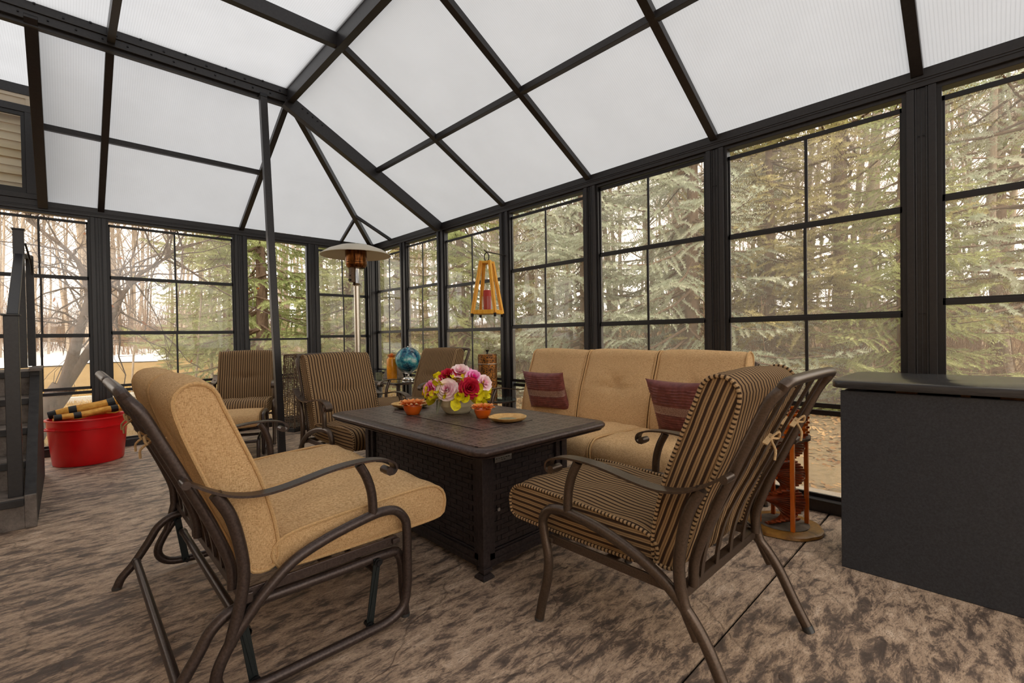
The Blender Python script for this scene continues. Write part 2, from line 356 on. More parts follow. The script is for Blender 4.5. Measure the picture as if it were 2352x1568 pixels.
# ------------------------------------------------------------ mesh helpers
class MB:
    def __init__(s): s.v = []; s.f = []; s.uv = []; s.useuv = False
    def add(s, vs, fs, uvs=None):
        o = len(s.v); s.v.extend([tuple(map(float, p)) for p in vs])
        for i, f in enumerate(fs):
            s.f.append(tuple(o + k for k in f))
            if uvs is not None: s.uv.append(uvs[i]); s.useuv = True
            else: s.uv.append([(0, 0)] * len(f))
        return s
    def box(s, c, size, M=None):
        x, y, z = (k / 2 for k in size)
        vs = [Vector((a * x, b * y, d * z)) for a in (-1, 1) for b in (-1, 1) for d in (-1, 1)]
        if M is not None: vs = [M @ p for p in vs]
        c = Vector(c); vs = [p + c for p in vs]
        return s.add(vs, [(0, 1, 3, 2), (4, 6, 7, 5), (0, 4, 5, 1), (2, 3, 7, 6), (0, 2, 6, 4), (1, 5, 7, 3)])
    def bb(s, x0, x1, y0, y1, z0, z1):
        return s.box(((x0 + x1) / 2, (y0 + y1) / 2, (z0 + z1) / 2), (abs(x1 - x0), abs(y1 - y0), abs(z1 - z0)))
    def beam(s, p, q, w, h, up=(0, 0, 1), drop=0.0):
        """rectangular bar from p to q, w wide, h deep; drop moves it against up"""
        p, q = Vector(p), Vector(q); d = (q - p).normalized(); up = Vector(up)
        side = d.cross(up).normalized(); u = side.cross(d).normalized()
        vs = []
        for e in (p, q):
            e = e - u * drop
            for a, b in ((-1, -1), (1, -1), (1, 1), (-1, 1)): vs.append(e + side * (a * w / 2) + u * (b * h / 2))
        return s.add(vs, [(0, 1, 2, 3), (7, 6, 5, 4), (0, 4, 5, 1), (1, 5, 6, 2), (2, 6, 7, 3), (3, 7, 4, 0)])
    def sweep(s, path, sec, closed=False, caps=True, ref=None, vlen=False):
        """sweep a closed cross-section [(a,b)..] or a list of them along a path"""
        P = [Vector(p) for p in path]; n = len(P); k = len(sec[0]) if isinstance(sec[0], list) else len(sec)
        T = []
        for i in range(n):
            a = P[(i - 1) % n] if (closed or i) else P[0]
            b = P[(i + 1) % n] if (closed or i < n - 1) else P[n - 1]
            T.append((b - a).normalized())
        r = Vector(ref) if ref is not None else (Vector((0, 0, 1)) if abs(T[0].z) < 0.9 else Vector((1, 0, 0)))
        A = (r - T[0] * r.dot(T[0])).normalized(); vs = []; L = 0; Ls = []
        for i in range(n):
            if i: L += (P[i] - P[i - 1]).length
            Ls.append(L)
            if ref is not None: A = r
            A2 = A - T[i] * A.dot(T[i])
            A = A2.normalized() if A2.length > 1e-6 else A
            B = T[i].cross(A)
            q = sec[i] if isinstance(sec[0], list) else sec
            for (a, b) in q: vs.append(P[i] + A * a + B * b)
        fs = []; uv = []
        m = n if closed else n - 1
        Ls.append(L + ((P[0] - P[-1]).length if closed else 0))
        for i in range(m):
            j = (i + 1) % n
            for t in range(k):
                t2 = (t + 1) % k
                fs.append((i * k + t, i * k + t2, j * k + t2, j * k + t))
                uv.append([(t / k, Ls[i]), ((t + 1) / k, Ls[i]), ((t + 1) / k, Ls[i + 1]), (t / k, Ls[i + 1])])
        if caps and not closed:
            fs.append(tuple(range(k))[::-1]); uv.append([(0, 0)] * k)
            fs.append(tuple((n - 1) * k + t for t in range(k))); uv.append([(0, 0)] * k)
        return s.add(vs, fs, uv if vlen else None)
    def tube(s, path, r, n=10, closed=False, caps=True, sm=0, vlen=False):
        if sm: path = smooth(path, sm, closed)
        if isinstance(r, (list, tuple)):
            m = len(path); rr = [r[0] + (r[1] - r[0]) * i / (m - 1) for i in range(m)]
            sec = [[(x * math.cos(2 * math.pi * t / n), x * math.sin(2 * math.pi * t / n)) for t in range(n)] for x in rr]
        else: sec = [(r * math.cos(2 * math.pi * t / n), r * math.sin(2 * math.pi * t / n)) for t in range(n)]
        return s.sweep(path, sec, closed, caps, vlen=vlen)
    def lathe(s, prof, n=32, c=(0, 0, 0), sx=1, sy=1, wav=None):
        vs = []
        for j, (r, z) in enumerate(prof):
            for i in range(n):
                a = 2 * math.pi * i / n; q = r * (wav(a, j) if wav else 1)
                vs.append((c[0] + q * math.cos(a) * sx, c[1] + q * math.sin(a) * sy, c[2] + z))
        fs = []
        for j in range(len(prof) - 1):
            for i in range(n):
                i2 = (i + 1) % n; fs.append((j * n + i, j * n + i2, (j + 1) * n + i2, (j + 1) * n + i))
        if prof[0][0] > 1e-4: fs.append(tuple(range(n))[::-1])
        if prof[-1][0] > 1e-4: fs.append(tuple((len(prof) - 1) * n + i for i in range(n)))
        return s.add(vs, fs)
    def build(s, name, mat, parent=None, smooth_=True, bevel=0, ang=35):
        me = bpy.data.meshes.new(name)
        me.from_pydata(s.v, [], s.f)
        if s.useuv:
            uvl = me.uv_layers.new(name='UVMap'); flat = []
            for f in s.uv:
                for q in f: flat.extend((q[0], q[1]))
            uvl.data.foreach_set('uv', flat)
        me.materials.append(MAT[mat] if isinstance(mat, str) else mat)
        if smooth_:
            me.polygons.foreach_set('use_smooth', [True] * len(me.polygons))
            try: me.set_sharp_from_angle(angle=math.radians(ang))
            except Exception: pass
        me.update()
        o = bpy.data.objects.new(name, me); COL.objects.link(o)
        if parent is not None: o.parent = parent
        if bevel:
            b = o.modifiers.new('bevel', 'BEVEL'); b.width = bevel; b.segments = 2; b.limit_method = 'ANGLE'; b.harden_normals = False
        return o

def smooth(path, k=4, closed=False):
    P = [Vector(p) for p in path]; n = len(P); out = []
    for i in range(n if closed else n - 1):
        p0 = P[(i - 1) % n] if (closed or i > 0) else P[0] * 2 - P[1]
        p1 = P[i]; p2 = P[(i + 1) % n]
        p3 = P[(i + 2) % n] if (closed or i + 2 < n) else P[n - 1] * 2 - P[n - 2]
        for j in range(k):
            t = j / k
            out.append(0.5 * ((2 * p1) + (p2 - p0) * t + (2 * p0 - 5 * p1 + 4 * p2 - p3) * t * t + (3 * p1 - p0 - 3 * p2 + p3) * t ** 3))
    if not closed: out.append(P[-1])
    return out

def empty(name, loc=(0, 0, 0), rz=0, parent=None):
    o = bpy.data.objects.new(name, None); COL.objects.link(o); o.location = loc; o.rotation_euler = (0, 0, rz)
    o.empty_display_size = 0.1
    if parent is not None: o.parent = parent
    return o
def tag(o, label=None, cat=None, group=None, kind=None):
    if label: o['label'] = label
    if cat: o['category'] = cat
    if group: o['group'] = group
    if kind: o['kind'] = kind
    return o
def thing(name, label, cat, loc=(0, 0, 0), rz=0, group=None): return tag(empty(name, loc, rz), label, cat, group)
def struct(name, loc=(0, 0, 0)): return tag(empty(name, loc), kind='structure')
KIDS = {}
def copy_tree(o, parent=None):
    c = o.copy(); COL.objects.link(c)
    if parent is not None: c.parent = parent; c.matrix_parent_inverse = o.matrix_parent_inverse.copy()
    for ch in list(o.children): copy_tree(ch, c)
    return c
# ------------------------------------------------------------ floor and ground
XL, YF = -5.2, -9.75            # house wall on the left, glazed end behind the camera
fl = MB().bb(XL, 0.12, -6.074, 0.12, -0.14, 0.0).build('floor', 'stamped_concrete', None, False)
tag(fl, kind='structure')
MB().bb(XL, 0.12, YF - 0.1, -6.086, -0.14, 0.0).build('floor_slab', 'stamped_concrete', fl, False)
MB().bb(XL, 0.12, -6.086, -6.074, -0.14, -0.012).build('joint_filler', 'joint_filler', fl, False)
ap = MB().bb(0.12, 0.62, YF - 0.6, 0.62, -0.16, -0.03).bb(XL, 0.12, 0.12, 0.62, -0.16, -0.03).build('concrete_apron', 'apron_concrete', None, False)
tag(ap, kind='structure')

def terrain(x, y):
    d = max(0.0, x - 10, y - 30)
    h = -0.12 + min(3.2, 0.0026 * d * d) if d < 40 else 3.1
    h += 0.06 * math.sin(x * 0.7 + 1) * math.cos(y * 0.5)
    if x < 1.2 and y < 1.6: h = -0.12
    return h
def ground_mesh(x0, x1, y0, y1, st, lift=0.0, keep=None):
    b = MB(); nx = int((x1 - x0) / st) + 1; ny = int((y1 - y0) / st) + 1
    vs = [(x0 + i * st, y0 + j * st, terrain(x0 + i * st, y0 + j * st) + lift) for j in range(ny) for i in range(nx)]
    fs = []
    for j in range(ny - 1):
        for i in range(nx - 1):
            if keep is None or keep(x0 + (i + .5) * st, y0 + (j + .5) * st): fs.append((j * nx + i, j * nx + i + 1, (j + 1) * nx + i + 1, (j + 1) * nx + i))
    return b.add(vs, fs)
gr = ground_mesh(-60, 8, -70, 50, 2.0, 0, lambda x, y: x <= 0 or y >= 6).build('lawn_ground', 'dry_lawn', None)
tag(gr, kind='structure')
gr2 = ground_mesh(0, 90, -70, 6, 2.0)
for k_ in (ground_mesh(8, 90, 6, 50, 2.0), ground_mesh(-60, 90, 50, 120, 2.0)): gr2.add(k_.v, k_.f)
gr2 = gr2.build('forest_ground', 'leaf_litter', None)
tag(gr2, kind='structure')
sn = ground_mesh(-40, 14, 24, 58, 1.0, 0.07, lambda x, y: (x + 12) ** 2 / 250 + (y - 41) ** 2 / 170 < 1 + 0.12 * math.sin(x * .9 + y * .6)).build('snow_patch', 'snow', None)
tag(sn, 'old snow lying on the lawn beyond the back windows', 'snow', kind='stuff')

# ------------------------------------------------------------ glazed walls
def fr(wall):
    """t along the wall, d outwards, z up -> world"""
    if wall == 'right': return lambda t, d, z: (d, t, z)
    if wall == 'back': return lambda t, d, z: (t, d, z)
    return lambda t, d, z: (t, YF - d, z)
def wbox(b, W, t0, t1, d0, d1, z0, z1):
    p, q = W(t0, d0, z0), W(t1, d1, z1)
    return b.bb(min(p[0], q[0]), max(p[0], q[0]), min(p[1], q[1]), max(p[1], q[1]), z0, z1)
PT = 2.655; PB = 2.555
def post(W, t, parent, z1=PB - 0.003):
    b = MB(); w = 0.128
    wbox(b, W, t - w / 2, t + w / 2, 0.012, 0.085, 0.0, z1)
    wbox(b, W, t - w / 2, t - w / 2 + 0.034, 0.0, 0.012, 0.0, z1)
    wbox(b, W, t + w / 2 - 0.034, t + w / 2, 0.0, 0.012, 0.0, z1)
    wbox(b, W, t - 0.0015, t + 0.0015, 0.007, 0.012, 0.0, z1)
    wbox(b, W, t - 0.026, t - 0.020, 0.002, 0.012, 0.0, z1)
    wbox(b, W, t + 0.020, t + 0.026, 0.002, 0.012, 0.0, z1)
    o = b.build('post', 'black_aluminium', parent, False, 0.0015)
    s = MB()
    for z in (0.5, 1.27, 2.28):
        for k in (-0.010, 0.010):
            s.box(W(t + k, 0.004, z), (0.006, 0.006, 0.006))
    s.build('screw', 'bolt_steel', o)
    return o
WN = [0]
def window(wall, t0, t1, levels, top=2.49, opened=False):
    """one bay of stacked vinyl sashes between posts; levels are the top edges of the cross rails"""
    W = fr(wall); WN[0] += 1
    w = struct('window_%d' % WN[0])
    lo, hi = min(t0, t1), max(t0, t1)
    # fixed track left and right, fixed kick panel below
    b = MB()
    for a, c in ((lo, lo + 0.022), (hi - 0.022, hi)): wbox(b, W, a, c, 0.018, 0.075, 0.085, 2.53)
    b.build('sash_track', 'black_sash', w, False)
    b = MB()
    wbox(b, W, lo, hi, 0.05, 0.072, 0.085, 0.105); wbox(b, W, lo, hi, 0.05, 0.072, 0.628, 0.660)
    b.build('kick_rail', 'black_sash', w, False)
    b = MB(); wbox(b, W, lo + 0.02, hi - 0.02, 0.060, 0.0625, 0.105, 0.628); b.build('pane', 'vinyl_glazing', w, False)
    zs = [0.68] + levels + [top]
    for i in range(len(zs) - 1):
        z0, z1 = zs[i], zs[i + 1]; d = 0.022 + 0.010 * i if not opened else 0.022 + 0.008 * i
        s = MB(); rb = 0.030
        first = i == 0
        wbox(s, W, lo + 0.012, hi - 0.012, d, d + 0.012, z0 if first else z0 - 0.006, z0 + (0.030 if first else 0.012))
        wbox(s, W, lo + 0.012, hi - 0.012, d, d + 0.012, z1 - 0.028, z1)
        wbox(s, W, lo + 0.012, lo + 0.034, d, d + 0.012, z0, z1)
        wbox(s, W, hi - 0.034, hi - 0.012, d, d + 0.012, z0, z1)
        f = s.build('sash_frame', 'black_sash', w, False, 0.001)
        p = MB(); wbox(p, W, lo + 0.034, hi - 0.034, d + 0.005, d + 0.0065, z0 + 0.012, z1 - 0.028); p.build('pane', 'vinyl_glazing', f, False)
        if not opened:
            m = MB(); c = (lo + hi) / 2 + (0.004 if i % 2 else -0.003)
            wbox(m, W, c - 0.009, c + 0.009, d + 0.001, d + 0.011, z0 + 0.012, z1 - 0.028); m.build('glazing_bar', 'black_sash', f, False)
    return w
def glazed_wall(name, wall, posts, ends, wins):
    W = fr(wall); r = struct(name)
    for t in posts: post(W, t, r)
    b = MB(); wbox(b, W, ends[0], ends[1], 0.0, 0.02, PB, PT); wbox(b, W, ends[0], ends[1], 0.02, 0.10, PB - 0.025, PT)
    wbox(b, W, ends[0], ends[1], -0.004, 0.0, PB + 0.028, PB + 0.034); wbox(b, W, ends[0], ends[1], -0.004, 0.0, PB + 0.042, PB + 0.048)
    b.build('top_plate', 'black_aluminium', r, False, 0.002)
    b = MB(); wbox(b, W, ends[0], ends[1], 0.0, 0.09, 0.0, 0.083); wbox(b, W, ends[0], ends[1], -0.004, 0.0, 0.074, 0.080)
    b.build('bottom_track', 'black_aluminium', r, False, 0.002)
    return r
PW = 0.064
RP = [-0.905, -1.835, -3.052, -4.222, -5.372, -6.535, -7.70, -8.87]
wall_right = glazed_wall('wall_right', 'right', RP, (YF, 0.0), None)
BP = [-0.915, -1.848, -3.232, -4.15]
wall_back = glazed_wall('wall_back', 'back', BP, (XL, 0.0), None)
FP = [-1.2, -2.37, -3.54, -4.7]
wall_front = glazed_wall('wall_front', 'front', FP, (XL, 0.0), None)
b = MB(); b.bb(-0.075, 0.10, -0.075, 0.10, 0, PT); b.bb(-0.085, -0.075, -0.05, -0.02, 0, PT - 0.12); b.bb(-0.05, -0.02, -0.085, -0.075, 0, PT - 0.12)
b.build('corner_post', 'black_aluminium', wall_right, False, 0.002)
RL = [[1.283, 1.915], [1.298, 1.893], [1.272, 1.835], [1.290, 1.903], [1.285, 1.920], [1.280, 1.893], [1.342, 1.923], [1.28, 1.91], [1.28, 1.9]]
RT = [2.46, 2.50, 2.425, 2.49, 2.525, 2.48, 2.486, 2.49, 2.49]
e = [-0.075] + RP + [YF + 0.02]
for i in range(len(e) - 1):
    window('right', e[i] - (0 if i == 0 else PW), e[i + 1] + (0 if i == len(e) - 2 else PW), RL[i], RT[i])
e = [-0.075] + BP + [XL]
BL = [[1.228, 1.845], None, [1.297, 1.915], [1.270, 1.891], [1.27, 1.9]]
for i in range(len(e) - 1):
    a, c = e[i] - (0 if i == 0 else PW), e[i + 1] + (0 if i == len(e) - 2 else PW)
    if BL[i] is None: window('back', a, c, [], 1.205, True)
    else: window('back', a, c, BL[i], 2.50)
e = [-0.0] + FP + [XL]
for i in range(len(e) - 1): window('front', e[i] - (0.1 if i == 0 else PW), e[i + 1] + (0.1 if i == len(e) - 2 else PW), [1.28, 1.9], 2.5)

# house wall that closes the left side, lap siding
wall_left = struct('wall_left')
z = 0.0
while z < 3.7:
    vs = [(XL, YF, z), (XL, 0.1, z), (XL, 0.1, z + 0.15), (XL, YF, z + 0.15), (XL + 0.018, YF, z), (XL + 0.018, 0.1, z), (XL + 0.004, 0.1, z + 0.15), (XL + 0.004, YF, z + 0.15)]
    MB().add(vs, [(4, 5, 6, 7), (0, 1, 5, 4), (3, 2, 1, 0), (0, 4, 7, 3), (1, 2, 6, 5), (2, 3, 7, 6)]).build('siding_board', 'siding', wall_left, False)
    z += 0.15

# ------------------------------------------------------------ roof
RX, RY = -1.83, -1.85
ceil_ = struct('ceiling')
def zr(d): return 2.662 + 0.545 * d          # underside of the sheets, d metres in from the plate
FZ = 3.70
def rib(p, q, w, h, name='rafter', up=(0, 0, 1)):
    b = MB().beam(p, q, w, h, up, h / 2); o = b.build(name, 'black_aluminium', ceil_, False, 0.002)
    return o
def tops(p, q, up, o):
    pass
SR = (-0.478, 0, 0.878); SB = (0, -0.478, 0.878)
for y in [-3.052, -4.215, -5.372, -6.52, -7.70, -8.87]:
    rib((0.02, y, zr(0)), (RX, y, zr(-RX)), 0.055, 0.052, 'rafter')
rib((0.02, RY, zr(0)), (RX, RY, zr(-RX)), 0.075, 0.135, 'main_rafter')
for x in [-1.83, -3.205]:
    rib((x, 0.02, zr(0)), (x, RY, zr(-RY)), 0.055, 0.052, 'rafter')
rib((-3.655, 0.02, zr(0)), (-3.655, RY, zr(-RY)), 0.075, 0.10, 'main_rafter')
rib((0, 0, zr(0)), (RX, RY, zr(-RX)), 0.06, 0.07, 'hip_rafter')
rib((-0.49, 0.02, zr(0)), (-0.50, -0.53, zr(0.53) - 0.01), 0.035, 0.04, 'jack_rafter')
rib((0.02, -0.58, zr(0)), (-0.53, -0.55, zr(0.53) - 0.01), 0.035, 0.04, 'jack_rafter')
ys = [RY, -3.052, -4.215, -5.372, -6.52, -7.70, -8.87, YF]
for i in range(len(ys) - 1):
    rib((-0.88, ys[i] - 0.02, zr(0.88)), (-0.88, ys[i + 1] + 0.02, zr(0.88)), 0.045, 0.05, 'purlin')
for x0, x1 in ((-1.85, -3.18), (-3.23, -3.62)):
    rib((x0, -0.9, zr(0.9)), (x1, -0.9, zr(0.9)), 0.045, 0.05, 'purlin')
# ridge beams with riveted side plates
b = MB().bb(RX - 0.03, RX + 0.03, YF, RY + 0.03, 3.575, 3.74); b.bb(RX - 0.045, RX + 0.045, YF, RY + 0.03, 3.715, 3.735)
rg = b.build('ridge_beam', 'black_aluminium', ceil_, False, 0.002)
b = MB().bb(XL, RX + 0.03, RY - 0.03, RY + 0.03, 3.575, 3.74); b.bb(XL, RX, RY - 0.042, RY - 0.03, 3.64, 3.735); b.bb(XL, RX, RY + 0.0, RY + 0.05, 3.545, 3.60)
rg2 = b.build('ridge_beam', 'black_aluminium', ceil_, False, 0.002)
b = MB()
for i in range(22):
    x = RX - 0.1 - i * 0.155
    b.box((x, RY - 0.045, 3.70 if i % 2 else 3.665), (0.014, 0.01, 0.014))
    b.box((x + 0.07, RY - 0.034, 3.612), (0.012, 0.012, 0.012))
b.build('rivet', 'bolt_steel', rg2)
b = MB()
for i in range(5): b.box((RX + 0.12 + i * 0.05, RY - 0.04, 3.555 - i * 0.027), (0.012, 0.012, 0.012))
b.build('rivet', 'bolt_steel', rg)
# flat middle part
for y in ys[1:-1]: rib((RX, y, FZ), (XL, y, FZ), 0.055, 0.11, 'ceiling_joist')
xj = [RX, -3.205, -4.5, XL]
yj = ys
for x in (-3.205, -4.5):
    for i in range(len(yj) - 1): rib((x, yj[i] - 0.02, FZ), (x, yj[i + 1] + 0.02, FZ), 0.05, 0.105, 'ceiling_joist')

def sheet(pts, ax):
    vs = [Vector(p) for p in pts]
    b = MB().add(vs, [tuple(range(len(vs)))], [[(p[ax], p[1 - ax]) for p in pts]])
    return b.build('roof_sheet', 'fluted_polycarbonate', ceil_, False)
for i in range(len(ys) - 1):
    for d0, d1 in ((-0.03, 0.88), (0.88, 1.83)):
        sheet([(-d0, ys[i], zr(d0)), (-d1, ys[i], zr(d1)), (-d1, ys[i + 1], zr(d1)), (-d0, ys[i + 1], zr(d0))], 1)
for x0, x1 in ((-1.83, -3.205), (-3.205, -3.68)):
    for d0, d1 in ((-0.03, 0.9), (0.9, 1.85)):
        sheet([(x0, -d0, zr(d0)), (x1, -d0, zr(d0)), (x1, -d1, zr(d1)), (x0, -d1, zr(d1))], 0)
sheet([(0.03, 0.03, zr(0)), (0.03, RY, zr(0)), (RX, RY, zr(-RX))], 1)
sheet([(0.03, 0.03, zr(0)), (RX, RY, zr(-RX)), (RX, 0.03, zr(0))], 0)
for i in range(len(yj) - 1):
    for j in range(len(xj) - 1):
        sheet([(xj[j], yj[i], FZ + 0.005), (xj[j], yj[i + 1], FZ + 0.005), (xj[j + 1], yj[i + 1], FZ + 0.005), (xj[j + 1], yj[i], FZ + 0.005)], 0)
# raised part at the house: transom window in the back wall under a flat sheet
sheet([(-3.68, 0.05, 3.80), (XL, 0.05, 3.80), (XL, RY, 3.72), (-3.68, RY, 3.72)], 0)
sheet([(-3.685, 0.03, zr(0)), (-3.685, 0.03, 3.80), (-3.685, RY, 3.72), (-3.685, RY, zr(1.85))], 1)
b = MB().bb(XL, -3.69, -0.02, 0.06, 3.70, 3.80); b.build('dormer_beam', 'black_aluminium', wall_back, False, 0.002)
b = MB().bb(XL, -3.69, 0.0, 0.05, 3.60, 3.70).bb(XL, -3.69, -0.012, 0.0, 3.665, 3.70).bb(-3.76, -3.72, -0.01, 0.0, 3.60, 3.68)
b.build('soffit_trim', 'soffit_trim', wall_back, False, 0.002)
WN[0] += 1
tw = struct('window_%d' % WN[0])
b = MB().bb(XL, -3.69, -0.01, 0.06, 2.657, 2.71).bb(XL, -3.69, -0.01, 0.06, 3.53, 3.60).bb(-3.77, -3.69, -0.01, 0.06, 2.71, 3.53)
b.build('window_frame', 'black_aluminium', tw, False, 0.003)
b = MB().bb(XL, -3.77, 0.0, 0.03, 2.71, 2.765).bb(XL, -3.77, 0.0, 0.03, 3.49, 3.53).bb(-3.80, -3.77, 0.0, 0.03, 2.765, 3.49)
b.build('sash_frame', 'black_sash', tw, False, 0.002)
MB().bb(XL, -3.79, 0.012, 0.014, 2.76, 3.50).build('pane', 'clear_glass', tw, False)
z = 2.66
while z < 3.55:
    vs = [(XL, 0.13, z), (-3.70, 0.13, z), (-3.70, 0.13, z + 0.085), (XL, 0.13, z + 0.085), (XL, 0.105, z), (-3.70, 0.105, z), (-3.70, 0.125, z + 0.085), (XL, 0.125, z + 0.085)]
    MB().add(vs, [(4, 5, 6, 7), (0, 1, 5, 4), (3, 2, 1, 0), (0, 4, 7, 3), (1, 2, 6, 5), (2, 3, 7, 6)]).build('siding_board', 'siding', wall_back, False)
    z += 0.085

# loose prop post standing under the ridge, leaning a little
pp = thing('prop_post', 'square black aluminium prop post leaning from floor to ridge beam', 'post', (-1.985, RY - 0.05, 0))
b = MB().beam((0, 0, 0.01), (-0.105, 0, 3.55), 0.062, 0.062, (0, 1, 0)); b.build('shaft', 'black_aluminium', pp, False, 0.003)
MB().box((-0.105, 0, 3.55), (0.065, 0.07, 0.035)).build('top_cap', 'bolt_steel', pp, False, 0.002)
MB().box((0, 0, 0.006), (0.08, 0.08, 0.012)).build('base_plate', 'black_aluminium', pp, False, 0.002)
# ------------------------------------------------------------ seating
SEAT = [(.19, .372), (.216, .405), (.218, .455), (.19, .497), (.12, .518), (-.1, .512), (-.3, .502), (-.45, .487), (-.505, .455), (-.505, .405), (-.46, .375), (-.2, .366), (.05, .366)]
BACK = [(-.492, .44), (-.505, .55), (-.545, .70), (-.60, .84), (-.65, .96), (-.675, 1.02), (-.715, 1.045), (-.76, 1.035), (-.785, .99), (-.765, .90), (-.715, .76), (-.66, .62), (-.61, .48), (-.585, .405), (-.545, .385), (-.505, .395)]

def resample(pts, n):
    P = smooth([(0, u, v) for u, v in pts], 8, True); P.append(P[0])
    L = [0]
    for i in range(1, len(P)): L.append(L[-1] + (P[i] - P[i - 1]).length)
    out = []; j = 0
    for k in range(n):
        t = L[-1] * k / n
        while L[j + 1] < t: j += 1
        f = (t - L[j]) / max(1e-9, L[j + 1] - L[j]); q = P[j].lerp(P[j + 1], f); out.append((q.y, q.z))
    return out, L[-1]

def cushion(prof, hw, bulge, cap, disp=None, n=64, nx=22, dome=0.012, x0=0.0):
    """boxed cushion: profile (u, v) swept across x, slightly puffed; cap = (cos, sin) of the across-thickness direction"""
    P, L = resample(prof, n); C = (sum(p[0] for p in P) / n, sum(p[1] for p in P) / n)
    Nn = []
    for i in range(n):
        a, b = P[i - 1], P[(i + 1) % n]; tx, ty = b[0] - a[0], b[1] - a[1]; l = math.hypot(tx, ty)
        nu, nv = ty / l, -tx / l
        if (P[i][0] - C[0]) * nu + (P[i][1] - C[1]) * nv < 0: nu, nv = -nu, -nv
        Nn.append((nu, nv))
    # pick one orientation for all
    S = sum((P[i - 1][0] * P[i][1] - P[i][0] * P[i - 1][1]) for i in range(n))
    sg = 1 if S > 0 else -1
    Nn = []
    for i in range(n):
        a, b = P[i - 1], P[(i + 1) % n]; tx, ty = b[0] - a[0], b[1] - a[1]; l = math.hypot(tx, ty)
        Nn.append((sg * ty / l, -sg * tx / l))
    m = MB(); vs = []; st = [-1 + 2 * i / (nx - 1) for i in range(nx)]
    for s in st:
        o = bulge * max(0.0, 1 - s * s) ** 0.5 - (0.004 if abs(s) > 0.96 else 0)
        for (u, v), (a, b) in zip(P, Nn):
            d = o + (disp(s * hw, u, v, a, b) if disp else 0)
            vs.append((x0 + s * hw, u + a * d, v + b * d))
    fs = []; uv = []
    for i in range(nx - 1):
        for j in range(n):
            j2 = (j + 1) % n
            fs.append((i * n + j, i * n + j2, (i + 1) * n + j2, (i + 1) * n + j))
            xa, xb = st[i] * hw, st[i + 1] * hw
            uv.append([(xa + 5, L * j / n), (xa + 5, L * (j + 1) / n), (xb + 5, L * (j + 1) / n), (xb + 5, L * j / n)])
    m.add(vs, fs, uv)
    for sx in (-1, 1):
        vs = []; fs = []; uv = []; R = 5
        for k in range(R):
            q = 1 - (k / R)
            for (u, v), (a, b) in zip(P, Nn):
                e = -0.004 if k == 0 else 0
                vs.append((x0 + sx * (hw + dome * (1 - q * q)), C[0] + (u - C[0]) * q + a * e, C[1] + (v - C[1]) * q + b * e))
        vs.append((x0 + sx * (hw + dome), C[0], C[1]))
        cc = lambda p: ((p[1] - C[0]) * cap[0] + (p[2] - C[1]) * cap[1] + 5, (p[1]) * cap[1] - p[2] * cap[0])
        for k in range(R - 1):
            for j in range(n):
                j2 = (j + 1) % n; f = (k * n + j, k * n + j2, (k + 1) * n + j2, (k + 1) * n + j)
                fs.append(f if sx < 0 else f[::-1]); uv.append([cc(vs[t]) for t in fs[-1]])
        for j in range(n):
            f = ((R - 1) * n + j, (R - 1) * n + (j + 1) % n, R * n); fs.append(f if sx < 0 else f[::-1]); uv.append([cc(vs[t]) for t in fs[-1]])
        m.add(vs, fs, uv)
    rings = []
    for sx in (-1, 1): rings.append([(x0 + sx * (hw + 0.001), u + a * 0.001, v + b * 0.001) for (u, v), (a, b) in zip(P, Nn)])
    return m, rings

def seat_disp(x, u, v, a, b):
    return 0.004 * math.sin(u * 21 + x * 9) * max(0, b) + 0.003 * math.sin(x * 31 + u * 6) * max(0, b)
def back_disp_crease(x, u, v, a, b):
    if a < 0.3: return 0.004 * math.sin(v * 20 + x * 8)
    return -0.026 * math.exp(-(x / .10) ** 2 - ((v - .745) / .035) ** 2) - 0.011 * math.exp(-((v - .745) / .016) ** 2) * math.exp(-(x / .20) ** 4) + 0.004 * math.sin(v * 13 + 1) + 0.002 * math.sin(x * 40 + v * 9)
def back_disp_tuft(x, u, v, a, b):
    if a < 0.3: return 0.004 * math.sin(v * 18 + x * 8)
    r2 = (x / .055) ** 2 + ((v - .775) / .05) ** 2
    w = math.atan2(v - .775, x)
    return -0.034 * math.exp(-r2) - 0.012 * math.exp(-r2 / 5) * (1 + 0.9 * math.cos(w * 5 + 1)) - 0.009 * math.exp(-((v - .765) / .018) ** 2) * math.exp(-(x / .24) ** 4) + 0.004 * math.sin(v * 12)

def mir(p): return (-p[0], p[1], p[2])
def side_tube(b, pts, x, r, sm=5): b.tube([(x, u, v) for u, v in pts], r, 12, sm=sm)

FRAME_TUBE = [(0, 0.004), (-.018, .08), (-.048, .19), (-.055, .28), (-.035, .37), (-.03, .43), (-.065, .475), (-.12, .488), (-.19, .485), (-.31, .468), (-.45, .425), (-.56, .37), (-.64, .30), (-.70, .22), (-.76, .10), (-.81, .006)]
ARM = [(-.10, .636), (-.078, .638), (-.066, .655), (-.078, .68), (-.12, .697), (-.18, .706), (-.26, .706), (-.34, .698), (-.42, .684), (-.50, .672), (-.57, .670), (-.64, .684), (-.70, .712), (-.765, .755)]
ARM_FRONT = [(-.215, .697), (-.185, .64), (-.165, .57), (-.16, .485)]
ARM_REAR = [(-.69, .70), (-.65, .62), (-.625, .52), (-.615, .42), (-.63, .32), (-.675, .225)]
BPOST = [(-.635, .36), (-.64, .44), (-.665, .52), (-.70, .61), (-.735, .69), (-.775, .78), (-.82, .88), (-.862, .97)]

